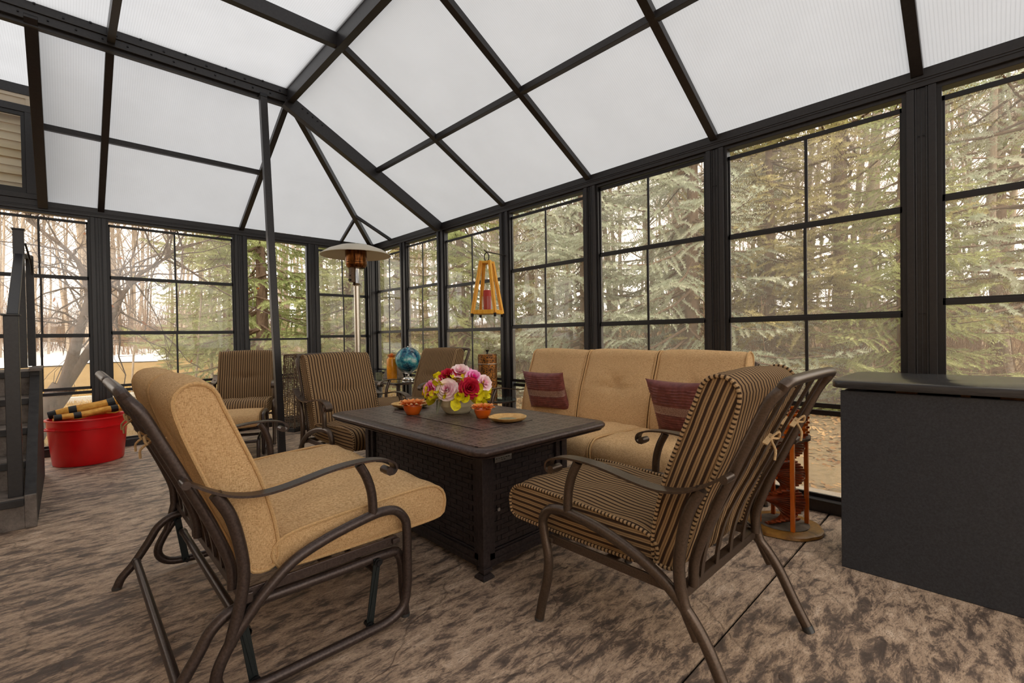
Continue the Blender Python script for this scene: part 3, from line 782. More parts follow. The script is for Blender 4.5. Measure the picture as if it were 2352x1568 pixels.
def seating(name, label, cat, n, cw, cloth, metal, glider, loc, rz, group=None, tuft=back_disp_crease, low=0.0):
    t = thing(name, label, cat, loc, rz, group)
    hw = n * cw / 2 + 0.045
    pipe = 'bead_piping' if cloth == 'stripe_cloth' else 'tan_piping'
    R = 0.0195
    for s in (-1, 1):
        x = s * hw
        if not glider:
            b = MB(); side_tube(b, FRAME_TUBE, x, R); o = b.build('side_frame', metal, t)
            MB().tube([(x, -.802, .022), (x, -.812, .0)], R * 1.06, 12).build('foot_cap', 'foot_cap', o); MB().tube([(x, .0, .012), (x, 0, 0)], R * 1.04, 12).build('foot_cap', 'foot_cap', o)
        else:
            # swinging frame: closed loop of arch and low runner, hung on straps from the standing base
            loop = [(-.012, .30), (-.012, .38), (-.02, .43), (-.06, .475), (-.12, .488), (-.20, .48), (-.34, .452), (-.46, .41), (-.55, .34), (-.60, .285), (-.66, .21), (-.70, .12), (-.67, .06), (-.58, .037), (-.40, .035), (-.22, .035), (-.10, .04), (-.035, .075), (-.015, .15), (-.012, .22)]
            b = MB().tube([(x, u, v) for u, v in loop], R * .95, 12, closed=True, sm=4); b.build('glide_frame', metal, t)
            xb = x - s * 0.045
            base = [(0, .004), (-.008, .12), (-.012, .22), (-.03, .275), (-.07, .292), (-.30, .292), (-.56, .294), (-.64, .292), (-.70, .255), (-.74, .19), (-.80, .10), (-.845, .05), (-.865, .004)]
            b = MB().tube([(xb, u, v) for u, v in base], R * .95, 12, sm=4); o = b.build('base_rail', metal, t)
            MB().tube([(xb, 0, .012), (xb, 0, 0)], R, 12).build('foot_cap', 'foot_cap', o); MB().tube([(xb, -.863, .012), (xb, -.866, 0)], R, 12).build('foot_cap', 'foot_cap', o)
            for (u0, z0, u1, z1) in ((-.135, .285, -.175, .045), (-.62, .26, -.585, .045)):
                xs = x - s * 0.022
                b = MB().beam((xs, u0, z0 + .012), (xs, u1, z1 - .012), 0.030, 0.008, (1, 0, 0))
                b.beam((xs + s * .005, u0, z0 - .02), (xs + s * .005, u1, z1 + .02), 0.012, 0.006, (1, 0, 0))
                k = b.build('glide_strap', 'dark_strap_metal', t, False, 0.002)
                for (uu, zz) in ((u0, z0), (u1, z1)): MB().tube([(xs - .03 * s, uu, zz), (xs + .018 * s, uu, zz)], 0.010, 10).tube([(xs + .004 * s, uu, zz), (xs + .012 * s, uu, zz)], 0.017, 12).build('bolt', 'bolt_steel', k)
        # arm: flat strap with rolled ends, on two curved supports
        P = smooth([(x, u, v) for u, v in ARM], 4)
        b = MB().sweep(P, [(.026, -.004), (.026, .004), (-.026, .004), (-.026, -.004)], ref=(1, 0, 0))
        b.tube([(x - .028, -.098, .650), (x + .028, -.098, .650)], .0155, 14); b.tube([(x - .028, -.768, .750), (x + .028, -.768, .750)], .013, 14)
        a = b.build('arm', metal, t)
        b = MB(); b.tube(smooth([(x, u, v) for u, v in ARM_FRONT], 4), R * .92, 12); b.build('arm_support', metal, a)
        b = MB(); b.tube(smooth([(x, u, v) for u, v in (ARM_REAR[:-1] + [(-.660, .205)] if glider else ARM_REAR)], 4), R * .98, 12); b.build('arm_support', metal, a)
        # seat rail
        b = MB().beam((x - s * .02, -.05, .35), (x - s * .02, -.61, .345), .012, .034); b.build('seat_rail', metal, t, False, .002)
    b = MB().beam((-hw, -.06, .35), (hw, -.06, .35), .03, .02).beam((-hw, -.605, .335), (hw, -.605, .335), .034, .034).beam((-hw + .02, -.33, .352), (hw - .02, -.33, .352), .05, .008)
    b.build('seat_crossbar', metal, t, False, .003)
    if glider:
        xb = hw - .045
        for (u, z) in ((-.79, .115), (-.60, .20)):
            b = MB().tube([(-xb, u, z), (xb, u, z)], .0155, 12); b.tube([(-xb, u, z), (-xb + .03, u, z)], .0175, 12); b.tube([(xb - .03, u, z), (xb, u, z)], .0175, 12); b.build('base_crossbar', metal, t)
        MB().tube([(-xb, -.13, .235), (xb, -.13, .235)], .011, 10).build('base_crossbar', metal, t)
    for i in range(n):
        xc = (i - (n - 1) / 2) * cw
        # back frame: hoop, slats
        bw = cw / 2 - .012
        hoop = [(xc - bw, u, v) for u, v in BPOST] + [(xc - bw + .015, -.893, 1.012), (xc - bw + .06, -.908, 1.036)] + [(xc + bw - .06, -.908, 1.036), (xc + bw - .015, -.893, 1.012)] + [(xc + bw, u, v) for u, v in BPOST[::-1]]
        hoop = [(a_, u_ + low * .3 * (z_ > .6), z_ - low * max(0, (z_ - .5)) * 2) for a_, u_, z_ in hoop]
        b = MB().tube(smooth(hoop, 4), R * .86, 12); bf = b.build('back_frame', metal, t)
        for k in range(4):
            xs = xc + (k - 1.5) * bw * 0.44
            P = smooth([(xs, -.618, .345), (xs, -.628, .42), (xs, -.655, .52), (xs, -.70, .62), (xs, -.75, .72), (xs, -.81, .85), (xs, -.87, .97 - low), (xs, -.90, 1.03 - low)], 3)
            MB().sweep(P, [(.013, -.004), (.011, .005), (-.011, .005), (-.013, -.004)], ref=(1, 0, 0)).build('slat', metal, bf)
        bl = 0.010 if cloth == 'stripe_cloth' else 0.014
        m, rg = cushion(SEAT, cw / 2 - .010, bl, (0, 1), seat_disp, x0=xc); so = m.build('seat_cushion', cloth, t, ang=60)
        for r_ in rg: MB().tube(r_, .0068, 7, closed=True, vlen=True).build('piping', pipe, so)
        m, rg = cushion(BACK, cw / 2 - .012, bl, (.93, .37), tuft, x0=xc); bo = m.build('back_cushion', cloth, t, ang=60)
        for r_ in rg: MB().tube(r_, .0068, 7, closed=True, vlen=True).build('piping', pipe, bo)
        # ties knotted round the slats
        for (xs, z) in ((xc - bw * .44, .84), (xc + bw * .44, .86)):
            u = -.805 - (z - .85) * .45
            b = MB().beam((xs - .038, u + .016, z - .01), (xs + .038, u + .016, z + .006), .004, .016, (0, 1, .4))
            b.beam((xs - .036, u - .014, z - .012), (xs + .036, u - .014, z + .006), .004, .016, (0, 1, .4))
            b.tube(smooth([(xs + .01, u - .016, z), (xs + .035, u - .035, z + .018), (xs + .045, u - .03, z - .005), (xs + .012, u - .018, z - .004), (xs - .02, u - .04, z - .03), (xs - .03, u - .04, z - .06)], 3), .004, 6)
            b.build('cushion_tie', 'tie_fabric', bo)
    return t

armchair = seating('patio_armchair', 'brown and tan striped cushioned armchair at near right, seen from behind', 'chair', 1, .59, 'stripe_cloth', 'bronze_brown', False, (-1.78, -5.50, 0), 0, 'striped patio armchairs')
def dup(src, loc, rz, label):
    c = copy_tree(src); c.location = loc; c.rotation_euler = (0, 0, rz); c['label'] = label; return c
dup(armchair, (-1.765, -3.43, 0), math.pi, 'striped armchair facing the camera with its knees under the fire table')
dup(armchair, (-2.155, -1.045, 0), 2.773, 'striped armchair behind the tan ottoman, left of the leaning post')
dup(armchair, (-1.02, -2.39, 0), 1.71, 'striped armchair turned sideways beside the glass table with the blue globe')
seating('glider_loveseat', 'tan cushioned two-seat glider with bronze metal frame, at near left', 'loveseat', 2, .585, 'tan_canvas', 'bronze_dark', True, (-2.50, -4.49, 0), -math.pi / 2)
seating('patio_sofa', 'tan three-seat patio sofa along the right window wall', 'sofa', 3, .655, 'tan_canvas', 'bronze_brown', False, (-.93, -4.71, 0), math.pi / 2, None, back_disp_tuft, .07)

# ottoman
ot = thing('ottoman', 'tan cushioned gliding ottoman in front of a striped armchair', 'ottoman', (-2.36, -1.51, 0), 2.773)
OP = [(.24, .345), (.262, .37), (.262, .42), (.235, .45), (.1, .465), (-.1, .465), (-.235, .45), (-.262, .42), (-.262, .37), (-.24, .345), (-.1, .338), (.1, .338)]
m, rg = cushion(OP, .29, .012, (0, 1), None); so = m.build('seat_cushion', 'tan_canvas', ot, ang=60)
for r_ in rg: MB().tube(r_, .0068, 7, closed=True).build('piping', 'tan_piping', so)
for s in (-1, 1):
    x = s * .325
    MB().tube([(x, u, v) for u, v in [(.20, .29), (.20, .38), (.16, .44), (.05, .455), (-.05, .455), (-.16, .44), (-.20, .38), (-.20, .29), (-.19, .10), (-.14, .05), (0, .04), (.14, .05), (.19, .10)]], .017, 12, closed=True, sm=4).build('glide_frame', 'bronze_dark', ot)
    xb = s * .285
    o = MB().tube(smooth([(xb, .25, .003), (xb, .24, .14), (xb, .21, .20), (xb, .12, .22), (xb, -.12, .22), (xb, -.21, .20), (xb, -.24, .14), (xb, -.25, .003)], 4), .017, 12).build('base_rail', 'bronze_dark', ot)
    for u in (-.13, .13): MB().beam((s * .305, u, .23), (s * .305, u * .8, .04), .026, .008, (1, 0, 0)).build('glide_strap', 'dark_strap_metal', ot, False, .002)
for u in (-.2, .2): MB().tube([(-.285, u, .19), (.285, u, .19)], .014, 10).build('base_crossbar', 'bronze_dark', ot)
MB().beam((-.325, 0, .325), (.325, 0, .325), .40, .012).build('seat_frame', 'bronze_dark', ot, False, .003)

# throw pillows on the sofa
def pillow(label, loc, rot, w, h):
    t = thing('throw_pillow', label, 'pillow', loc, 0, 'plum throw pillows on the tan sofa'); t.rotation_euler = rot
    nx, ny = 40, 60; b = MB(); vs = []; fs = []
    def surf(i, j, sg):
        a = -1 + 2 * i / nx; c = -1 + 2 * j / ny
        pinch = 1 - .10 * (1 - abs(a) ** 2) * abs(c) ** 6; pin2 = 1 - .10 * (1 - abs(c) ** 2) * abs(a) ** 6
        x = a * w / 2 * pin2; z = c * h / 2 * pinch
        d = .055 * ((1 - abs(a) ** 2.6) * (1 - abs(c) ** 2.6)) ** .45
        band = abs(c + .02) < .16
        if not band and abs(c) < .8 and sg > 0 and d > 0.01: d += .0035 * math.sin(c * 62 + .7 * math.sin(a * 5))
        return (x, sg * d, z)
    for sg in (1, -1):
        o = len(b.v)
        b.v += [surf(i, j, sg) for j in range(ny + 1) for i in range(nx + 1)]
        for j in range(ny):
            for i in range(nx):
                k = o + j * (nx + 1) + i; f = (k, k + 1, k + nx + 2, k + nx + 1)
                b.f.append(f[::-1] if sg > 0 else f); b.uv.append([(0, 0)] * 4)
    o = b.build('pillow_cover', 'plum_satin', t, ang=70)
    c = MB(); vs = []
    for j in range(9):
        for i in range(nx + 1):
            q = surf(i, ny * .41 + j * ny * .155 / 8, 1); vs.append((q[0], q[1] + .002, q[2]))
    fs = [(j * (nx + 1) + i + 1, j * (nx + 1) + i, (j + 1) * (nx + 1) + i, (j + 1) * (nx + 1) + i + 1) for j in range(8) for i in range(nx)]
    c.add(vs, fs).build('sequin_band', 'plum_sequin', t)
    return t
pillow('plum pleated pillow leaning at the left end of the sofa', (-.495, -4.10, .70), (math.radians(-20), 0, math.pi / 2 + .12), .43, .36)
pillow('plum pleated pillow on the sofa half hidden by the near right armchair', (-.60, -5.38, .69), (math.radians(-22), 0, math.pi / 2 - .10), .44, .40)

# ------------------------------------------------------------ fire table
ft = thing('fire_table', 'dark brown cast metal fire table with woven lattice top', 'table', (-1.765, -4.50, 0))
def rrect(hx, hy, r, n=8):
    out = []
    for cx, cy, a0 in ((hx - r, hy - r, 0), (-hx + r, hy - r, 90), (-hx + r, -hy + r, 180), (hx - r, -hy + r, 270)):
        for k in range(n + 1):
            a = math.radians(a0 + 90 * k / n); out.append((cx + r * math.cos(a), cy + r * math.sin(a)))
    return out
def slab(levels, r, name, mat, parent, n=8):
    """levels: (hx, hy, z) rings joined bottom to top"""
    b = MB(); vs = []
    for hx, hy, z in levels: vs += [(x, y, z) for x, y in rrect(hx, hy, r, n)]
    m = 4 * (n + 1); fs = [tuple(range(m))[::-1], tuple((len(levels) - 1) * m + i for i in range(m))]
    for k in range(len(levels) - 1):
        for i in range(m): fs.append((k * m + i, k * m + (i + 1) % m, (k + 1) * m + (i + 1) % m, (k + 1) * m + i))
    return b.add(vs, fs).build(name, mat, parent, ang=50)
TZ = .685; HX, HY = .487, .79
slab([(HX - .05, HY - .05, TZ - .046), (HX - .016, HY - .016, TZ - .044), (HX - .012, HY - .012, TZ - .038), (HX - .018, HY - .018, TZ - .035), (HX - .004, HY - .004, TZ - .030), (HX, HY, TZ - .022), (HX, HY, TZ - .012), (HX - .008, HY - .008, TZ - .003), (HX - .02, HY - .02, TZ)], .075, 'table_rim', 'cast_brown', ft)
slab([(HX - .045, HY - .045, TZ - .001), (HX - .045, HY - .045, TZ + .0035)], .05, 'lattice_top', 'cast_lattice', ft)
slab([(.196, .456, TZ), (.196, .456, TZ + .0042)], .004, 'lid_gap', 'joint_filler', ft)
slab([(.192, .452, TZ), (.192, .452, TZ + .0062)], .004, 'burner_lid', 'cast_lattice', ft)
bx, by = .32, .605
for sx in (-1, 1):
    for sy in (-1, 1):
        b = MB().box((sx * (bx - .022), sy * (by - .022), .345), (.044, .044, .59))
        b.box((sx * (bx - .022), sy * (by - .022), .046), (.056, .056, .018)).box((sx * (bx - .022), sy * (by - .022), .030), (.040, .040, .018))
        vs = [(sx * (bx - .022) + a * q, sy * (by - .022) + c * q, z) for q, z in ((.036, 0), (.036, .008), (.024, .024)) for a, c in ((-1, -1), (1, -1), (1, 1), (-1, 1))]
        fs = [(3, 2, 1, 0), (8, 9, 10, 11)] + [(k * 4 + i, k * 4 + (i + 1) % 4, (k + 1) * 4 + (i + 1) % 4, (k + 1) * 4 + i) for k in (0, 1) for i in range(4)]
        b.add(vs, fs); b.build('leg', 'cast_dark', ft, False, .002)
MB().box((0, 0, .33), (bx * 2 - .06, by * 2 - .06, .60)).build('inner_box', 'cast_dark', ft, False)
def weave_panel(ax, sgn, length, name, knob=False):
    """framed side panel with raised basket-weave strips"""
    def Q(t, d, z): return (sgn * (bx - .028 + d), t, z) if ax == 'x' else (t, sgn * (by - .028 + d), z)
    def bbx(b, t0, t1, d0, d1, z0, z1):
        p, q = Q(t0, d0, z0), Q(t1, d1, z1); b.bb(min(p[0], q[0]), max(p[0], q[0]), min(p[1], q[1]), max(p[1], q[1]), z0, z1)
    h = length / 2 - .048
    b = MB(); z0, z1 = .075, .636
    bbx(b, -h, h, 0, .018, z1 - .045, z1); bbx(b, -h, h, 0, .018, z0, z0 + .035); bbx(b, -h, -h + .035, 0, .018, z0, z1); bbx(b, h - .035, h, 0, .018, z0, z1)
    bbx(b, -h + .03, h - .03, 0, .010, z0 + .035, z0 + .045); bbx(b, -h, h, .018, .022, z0 - .006, z0 + .004)
    o = b.build(name, 'cast_dark', ft, False, .0015)
    w = MB(); s = .026; rows = int((z1 - z0 - .09) / s)
    cols = int((2 * h - .08) / (s * 1.0))
    for r in range(rows):
        for c in range(cols):
            t = -h + .04 + c * s; z = z0 + .048 + r * s; ph = (c + r * 2) % 4
            if ph == 0: # horizontal strip three cells long
                bbx(w, t + .001, min(t + s * 3 - .001, h - .038), -.002, .0042, z + .0012, z + s - .0012)
            elif ph == 3: bbx(w, t + .001, t + s - .001, -.002, .0025, z + .0005, z + s - .0005)
    k = w.build('woven_strips', 'cast_dark', o, False); k['kind'] = 'stuff'
    if knob:
        q = Q(-h + .065, .012, .314); q2 = Q(-h + .065, .020, .314)
        MB().tube([q, q2], .009, 14).build('key_lock', 'name_plate', o)
    return o
weave_panel('x', -1, by * 2, 'side_panel'); weave_panel('x', 1, by * 2, 'side_panel')
weave_panel('y', 1, bx * 2, 'end_panel')
door = weave_panel('y', -1, bx * 2, 'cabinet_door', True)
np_ = MB().box((-.175, -by + .006, .566), (.115, .003, .028)).build('name_plate', 'name_plate', door, False, .001)

def text(body, size, loc, rot, name, mat, parent):
    cu = bpy.data.curves.new(name, 'FONT'); cu.body = body; cu.size = size; cu.align_x = 'CENTER'; cu.align_y = 'CENTER'
    cu.extrude = .0003; o = bpy.data.objects.new(name, cu); COL.objects.link(o); o.location = loc; o.rotation_euler = rot; o.parent = parent
    cu.materials.append(MAT[mat]); return o
# two lines of tiny print, too small to read in the photograph: short bars of ink
b = MB()
for i, w_ in enumerate((.010, .007, .012, .006, .010, .013)): b.box((-.222 + i * .0165, -by + .0042, .571), (w_, .0006, .004))
for i, w_ in enumerate((.008, .012)): b.box((-.185 + i * .016, -by + .0042, .561), (w_, .0006, .004))
k = b.build('plate_print', 'plate_ink', door, False); k['kind'] = 'stuff'

# ------------------------------------------------------------ things on the fire table
TT = TZ + .0045; TL = TZ + .0065
fa = thing('flower_arrangement', 'pink, crimson and yellow silk flowers in a cream bowl on the fire table', 'flowers', (-1.70, -4.41, TL))
b = MB().lathe([(.0, .0), (.070, .0), (.078, .004), (.094, .022), (.108, .046), (.1115, .050), (.112, .054), (.121, .078), (.124, .092), (.122, .096), (.116, .094), (.112, .075), (.0, .07)], 40)
b.build('bowl', 'ceramic_cream', fa)
MB().lathe([(.0, .098), (.10, .088), (.112, .08)][::-1], 20).build('moss', 'green_leaf_yellow', fa)
def petal_sheet(b, M, w, h, cup, curl, n=5):
    vs = []; uv = []
    for j in range(n + 1):
        v = j / n
        ww = w * (0.35 + 0.65 * math.sin(min(1.0, v * 1.15 + .12) * math.pi * .62)) * (1 if v < .85 else 1 - (v - .85) * 1.6)
        for i in range(n + 1):
            a = -1 + 2 * i / n
            x = ww * a; y = cup * (a * a) * w - curl * v * v * h; z = h * v
            vs.append(M @ Vector((x, y, z)))
    fs = []
    for j in range(n):
        for i in range(n):
            k = j * (n + 1) + i; fs.append((k, k + 1, k + n + 2, k + n + 1)); uv.append([(i / n, j / n), ((i + 1) / n, j / n), ((i + 1) / n, (j + 1) / n), (i / n, (j + 1) / n)])
    b.add(vs, fs, uv)
def rose(name, mat, c, d, R, parent, rings=4, openness=1.0):
    d = Vector(d).normalized(); q = d.to_track_quat('Z', 'Y').to_matrix().to_4x4(); b = MB()
    for k in range(rings):
        cnt = 3 + k * 1; f = (k + 1) / rings
        for i in range(cnt):
            ang = 2 * math.pi * i / cnt + k * .9 + rnd.uniform(-.15, .15)
            lean = (0.12 + .95 * f ** 1.6) * openness
            M = Matrix.Translation(c) @ q @ Matrix.Rotation(ang, 4, 'Z') @ Matrix.Translation((0, -R * .16 * f, -R * .25 * f)) @ Matrix.Rotation(lean, 4, 'X')
            petal_sheet(b, M, R * (.32 + .34 * f), R * (.85 + .15 * f), .42 * (1.15 - f * .6), .28 * f + rnd.uniform(0, .1))
    return b.build(name, mat, parent, ang=80)
V = Vector
def scr(px, py):   # handy frame for the bouquet: right and up as seen from the seats
    return Rv * px + V((0, 0, 1)) * py
cam_dir = V((-.62, -.76, .2)).normalized()
for (px, py, dep, R, mat, ring, dx, dz) in [
    (-.058, .155, .12, .060, 'petal_pink', 5, -.25, .15), (.082, .160, .12, .058, 'petal_crimson', 5, .2, .05), (.022, .262, .03, .055, 'petal_pink', 3, 0, .9),
    (-.055, .235, .05, .052, 'petal_crimson', 3, -.25, .7), (.105, .225, .06, .048, 'petal_magenta', 3, .4, .5), (.172, .190, .05, .048, 'petal_pink', 3, .8, .3),
    (-.165, .155, .05, .050, 'petal_magenta', 3, -.9, .1), (-.115, .195, .06, .036, 'petal_pink', 3, -.6, .5), (.06, .245, -.06, .05, 'petal_magenta', 3, .2, .9),
    (-.02, .24, -.08, .055, 'petal_rose', 4, -.1, .9), (-.12, .18, -.08, .05, 'petal_crimson', 3, -.6, .5), (.13, .18, -.08, .05, 'petal_pink', 4, .6, .5), (.0, .18, -.13, .06, 'petal_pink', 4, 0, .3)]:
    c = scr(px, py) + cam_dir * (dep + (.025 if dep > 0 else 0)); c.z = py + dep * .1
    d = cam_dir * (1 if dep > 0 else -1) + Rv * dx + V((0, 0, dz))
    rose('rose', mat, c, d, R, fa, ring, .8 if ring <= 3 else 1.05)
lp = MB()
petal_sheet(lp, Matrix.Identity(4), .026, .058, .3, .25, 4); leafmesh = lp
for i in range(120):
    a = rnd.uniform(0, 2 * math.pi); el = rnd.uniform(-.35, 1.1)
    d = V((math.cos(a) * math.cos(el), math.sin(a) * math.cos(el), math.sin(el)))
    c = V((d.x * .158, d.y * .158, .125 + d.z * .105))
    M = Matrix.Translation(c) @ (d + V((rnd.uniform(-.5, .5), rnd.uniform(-.5, .5), rnd.uniform(-.6, .3)))).normalized().to_track_quat('Z', 'Y').to_matrix().to_4x4() @ Matrix.Rotation(rnd.uniform(0, 6), 4, 'Z') @ Matrix.Scale(rnd.uniform(.8, 1.25), 4)
    b = MB(); b.add([M @ V(p) for p in lp.v], lp.f); b.build('leaf', 'green_leaf_yellow', fa, ang=80)
for k, (px, py, dep) in enumerate([(-.135, .165, .10), (-.10, .20, .08), (.01, .215, .11), (-.15, .12, .09)]):
    b = MB(); c = scr(px, py) + cam_dir * dep; c.z = py
    for j in range(16):
        q = c + V((rnd.gauss(0, .016), rnd.gauss(0, .016), rnd.gauss(0, .016)))
        for i in range(4):
            M = Matrix.Translation(q) @ Matrix.Rotation(i * 1.57, 4, cam_dir) @ Matrix.Rotation(1.0, 4, 'X'); petal_sheet(b, M, .005, .011, .2, .2, 2)
    o = b.build('blossom_cluster', 'petal_rose' if k < 2 else 'petal_pink', fa); o['kind'] = 'stuff'
b = MB()
for k in range(7):
    c = scr(.135 + k * .004, .105 - k * .006) + cam_dir * .09; c.z = .10 - k * .011
    petal_sheet(b, Matrix.Translation(c) @ Matrix.Rotation(2.7 + k * .12, 4, 'X') @ Matrix.Rotation(k * .5, 4, 'Z'), .009, .035, .3, .2, 3)
b.build('hanging_bloom', 'petal_magenta', fa)
b = MB()
for s_ in (-1, 1):
    for k in range(26):
        t = k / 26; c = scr(-.11 - .02 * t, .10 - .085 * t) + cam_dir * .10; c.z = .105 - .095 * t
        b.add([c, c + Rv * s_ * .02 * (1 - t) + V((0, 0, -.012)), c + Rv * s_ * .017 * (1 - t) + V((0, 0, -.02))], [(0, 1, 2)])
o = b.build('fern_sprig', 'side_ceramic_green', fa); o['kind'] = 'stuff'

def petal_cup(label, loc, R, H):
    t = thing('candle_cup', label, 'candle holder', loc, 0, 'orange glass candle cups on the fire table')
    MB().lathe([(0, 0), (R * .42, 0), (R * .50, H * .08), (R * .66, H * .45), (R * .74, H * .75), (R * .68, H * .75), (R * .58, H * .4), (R * .4, H * .16), (0, H * .14)], 28).build('cup', 'orange_glass', t)
    b = MB()
    for r_ in range(2):
        for i in range(8):
            a = 2 * math.pi * (i + .5 * r_) / 8
            M = Matrix.Rotation(a, 4, 'Z') @ Matrix.Translation((0, -R * .52, H * (.78 + .14 * r_))) @ Matrix.Rotation(1.18 - .25 * r_, 4, 'X')
            petal_sheet(b, M, R * .27, R * (.52 - .06 * r_), .35, .2, 4)
    b.build('petal_rim', 'petal_orange', t, ang=80)
petal_cup('orange glass candle cup with petal rim, left of the flowers', (-1.925, -4.235, TL - .002), .085, .075)
petal_cup('orange glass candle cup with petal rim, right of the flowers', (-1.72, -4.685, TL), .072, .068)
def wavy(a, j): return 1 + .03 * math.sin(5 * a + 1) + .02 * math.sin(9 * a + j * .2)
def bowl_flat(label, loc, R, H, name):
    t = thing(name, label, 'dish', loc)
    MB().lathe([(0, 0), (R * .62, 0), (R * .84, H * .35), (R * .97, H * .85), (R * .99, H), (R * .92, H), (R * .80, H * .55), (R * .55, H * .3), (0, H * .28)], 44, wav=wavy).build('dish_body', 'turned_wood', t)
    MB().lathe([(0, H * .31), (R * .52, H * .33)], 30).build('dish_glaze', 'side_ceramic_green', t)
bowl_flat('shallow yellow wood dish with wavy rim at the near corner of the burner lid', (-1.685, -4.865, TL + .0005), .112, .026, 'wooden_dish')
bowl_flat('wide tan wood dish behind the left orange cup', (-1.775, -3.97, TL + .0005), .135, .030, 'wooden_dish')
# ------------------------------------------------------------ black drop-leaf cabinet
cb = thing('cabinet', 'black painted cabinet with loose flat top at the right window', 'cabinet', (-.41, -6.95, 0))
MB().bb(-.33, -.31, -.68, .665, 0.0, .884).build('front_board', 'black_paint', cb, False, .004)
MB().bb(-.31, .30, .635, .655, 0.0, .884).build('side_board', 'black_paint', cb, False, .003)
MB().bb(-.31, .30, -.68, -.66, 0.0, .884).build('side_board', 'black_paint', cb, False, .003)
MB().bb(.28, .30, -.66, .635, 0.0, .87).build('back_board', 'black_paint', cb, False, .003)
MB().bb(-.31, .28, -.66, .635, .12, .14).build('shelf', 'raw_wood_block', cb, False)
b = MB(); hx, hy = .355, .715
vs = []
top = rrect(hx, hy, .07, 6)
for z, k in ((.889, .994), (.893, 1.0), (.920, 1.0), (.924, .994)): vs += [(x * k, y * k, z) for x, y in top]
m_ = len(top); fs = [tuple(range(m_))[::-1], tuple(3 * m_ + i for i in range(m_))] + [(k * m_ + i, k * m_ + (i + 1) % m_, (k + 1) * m_ + (i + 1) % m_, (k + 1) * m_ + i) for k in range(3) for i in range(m_)]
o = b.add(vs, fs).build('cabinet_top', 'black_top', cb, ang=50); o.location = (0, -.01, .008)
for y, w_ in ((.42, .075), (.22, .03), (.06, .11), (-.35, .10)): MB().bb(-.27, -.20, y - w_ / 2, y + w_ / 2, .868, .897).build('wood_block', 'raw_wood_block', cb, False, .003)

# ------------------------------------------------------------ spiral wooden stand
sp = thing('plant_stand', 'orange varnished wooden plant stand with spiral stair slats by the black cabinet', 'plant stand', (-.42, -5.93, 0))
MB().lathe([(0, 0), (.195, 0), (.208, .006), (.206, .020), (.19, .028), (.0, .028)], 44, wav=lambda a, j: 1 + .015 * math.sin(7 * a) + .01 * math.sin(13 * a)).build('base_disc', 'log_slice', sp)
MB().lathe([(0, .028), (.13, .028), (.14, .031), (.0, .033)], 36).build('base_inlay', 'stone_grey', sp)
for k, (a, h) in enumerate(((218, .545), (128, .545), (38, .545), (308, .545))):
    x, y = .135 * math.cos(math.radians(a)), .135 * math.sin(math.radians(a))
    MB().bb(x - .011, x + .011, y - .011, y + .011, .028, h).build('corner_post', 'orange_varnish', sp, False, .002)
nst = 46
for i in range(nst):
    a = math.radians(150 + i * 11.5); z = .04 + i * .0108
    M = Matrix.Rotation(a, 3, 'Z')
    MB().box((0, 0, z), (.235, .026, .009), M).build('step_slat', 'red_varnish', sp, False)
MB().tube([(0, 0, .03), (0, 0, .545)], .009, 10).build('centre_rod', 'red_varnish', sp)
x, y = .135 * math.cos(math.radians(128)), .135 * math.sin(math.radians(128)); x2, y2 = .0, .0
MB().beam((x, y, .30), (x * .2, y * .2, .30), .014, .014).build('brace', 'orange_varnish', sp, False)
MB().lathe([(.12, .545), (.150, .548), (.152, .562), (.12, .566)], 30, wav=lambda a, j: 1 + .03 * math.sin(6 * a)).build('collar', 'stone_grey', sp)
for r in range(11):
    z = .568 + r * .0145
    for k in range(4 if True else 0):
        a = math.radians(k * 90 + (45 if r % 2 else 0) + 8)
        d = V((math.cos(a), math.sin(a), 0)); e = V((-d.y, d.x, 0)); c = d * .118 + V((0, 0, z))
        MB().beam(c - e * .068, c + e * .068, .018, .0125).build('crib_slat', 'orange_varnish' if (r + k) % 3 else 'red_varnish', sp, False)

# ------------------------------------------------------------ red tub with the log carrier
tb = thing('plastic_tub', 'red plastic tub with rim handles on the floor by the stairs', 'tub', (-3.365, -.515, 0))
o = MB().lathe([(0, .012), (.245, .0), (.262, .004), (.268, .015), (.292, .25), (.300, .348), (.312, .352), (.313, .362), (.302, .366), (.304, .43), (.318, .434), (.318, .446), (.305, .448), (.296, .44), (.285, .25), (.255, .03), (0, .025)], 56).build('tub_wall', 'red_plastic', tb, ang=30)
for a in (205, 25):
    a = math.radians(a); M = Matrix.Rotation(a, 4, 'Z')
    P = smooth([M @ V((.30, -.075, .362)), M @ V((.335, -.06, .366)), M @ V((.345, 0, .368)), M @ V((.335, .06, .366)), M @ V((.30, .075, .362))], 4)
    MB().tube(P, .010, 10).build('handle', 'red_plastic', tb)
lc = thing('log_carrier', 'yellow hide log carrier with black straps folded on the red tub', 'carrier', (-3.38, -.52, .40))
def roll(name, p, q, r0, r1, seed):
    b = MB(); n = 20; path = []; sec = []
    for i in range(n):
        t = i / (n - 1); c = V(p).lerp(V(q), t); c.z += .006 * math.sin(t * 7 + seed); path.append(c)
        rr = r0 + (r1 - r0) * t; sec.append([(rr * (1 + .13 * math.sin(3 * a + seed + t * 3)) * math.cos(a) * .72, rr * 1.25 * math.sin(a)) for a in [2 * math.pi * k / 16 for k in range(16)]])
    o = b.sweep(path, sec).build(name, 'carrier_hide', lc)
    for t in (.05, .30, .84):
        c = V(p).lerp(V(q), t); d = (V(q) - V(p)).normalized(); i = int(t * (n - 1))
        s2 = [[(x * 1.05, y * 1.05) for x, y in sec[i]], [(x * 1.05, y * 1.05) for x, y in sec[min(n - 1, i + 2)]]]
        MB().sweep([path[i], path[min(n - 1, i + 2)]] if i < n - 2 else [path[i - 2], path[i]], s2).build('strap', 'black_webbing', o)
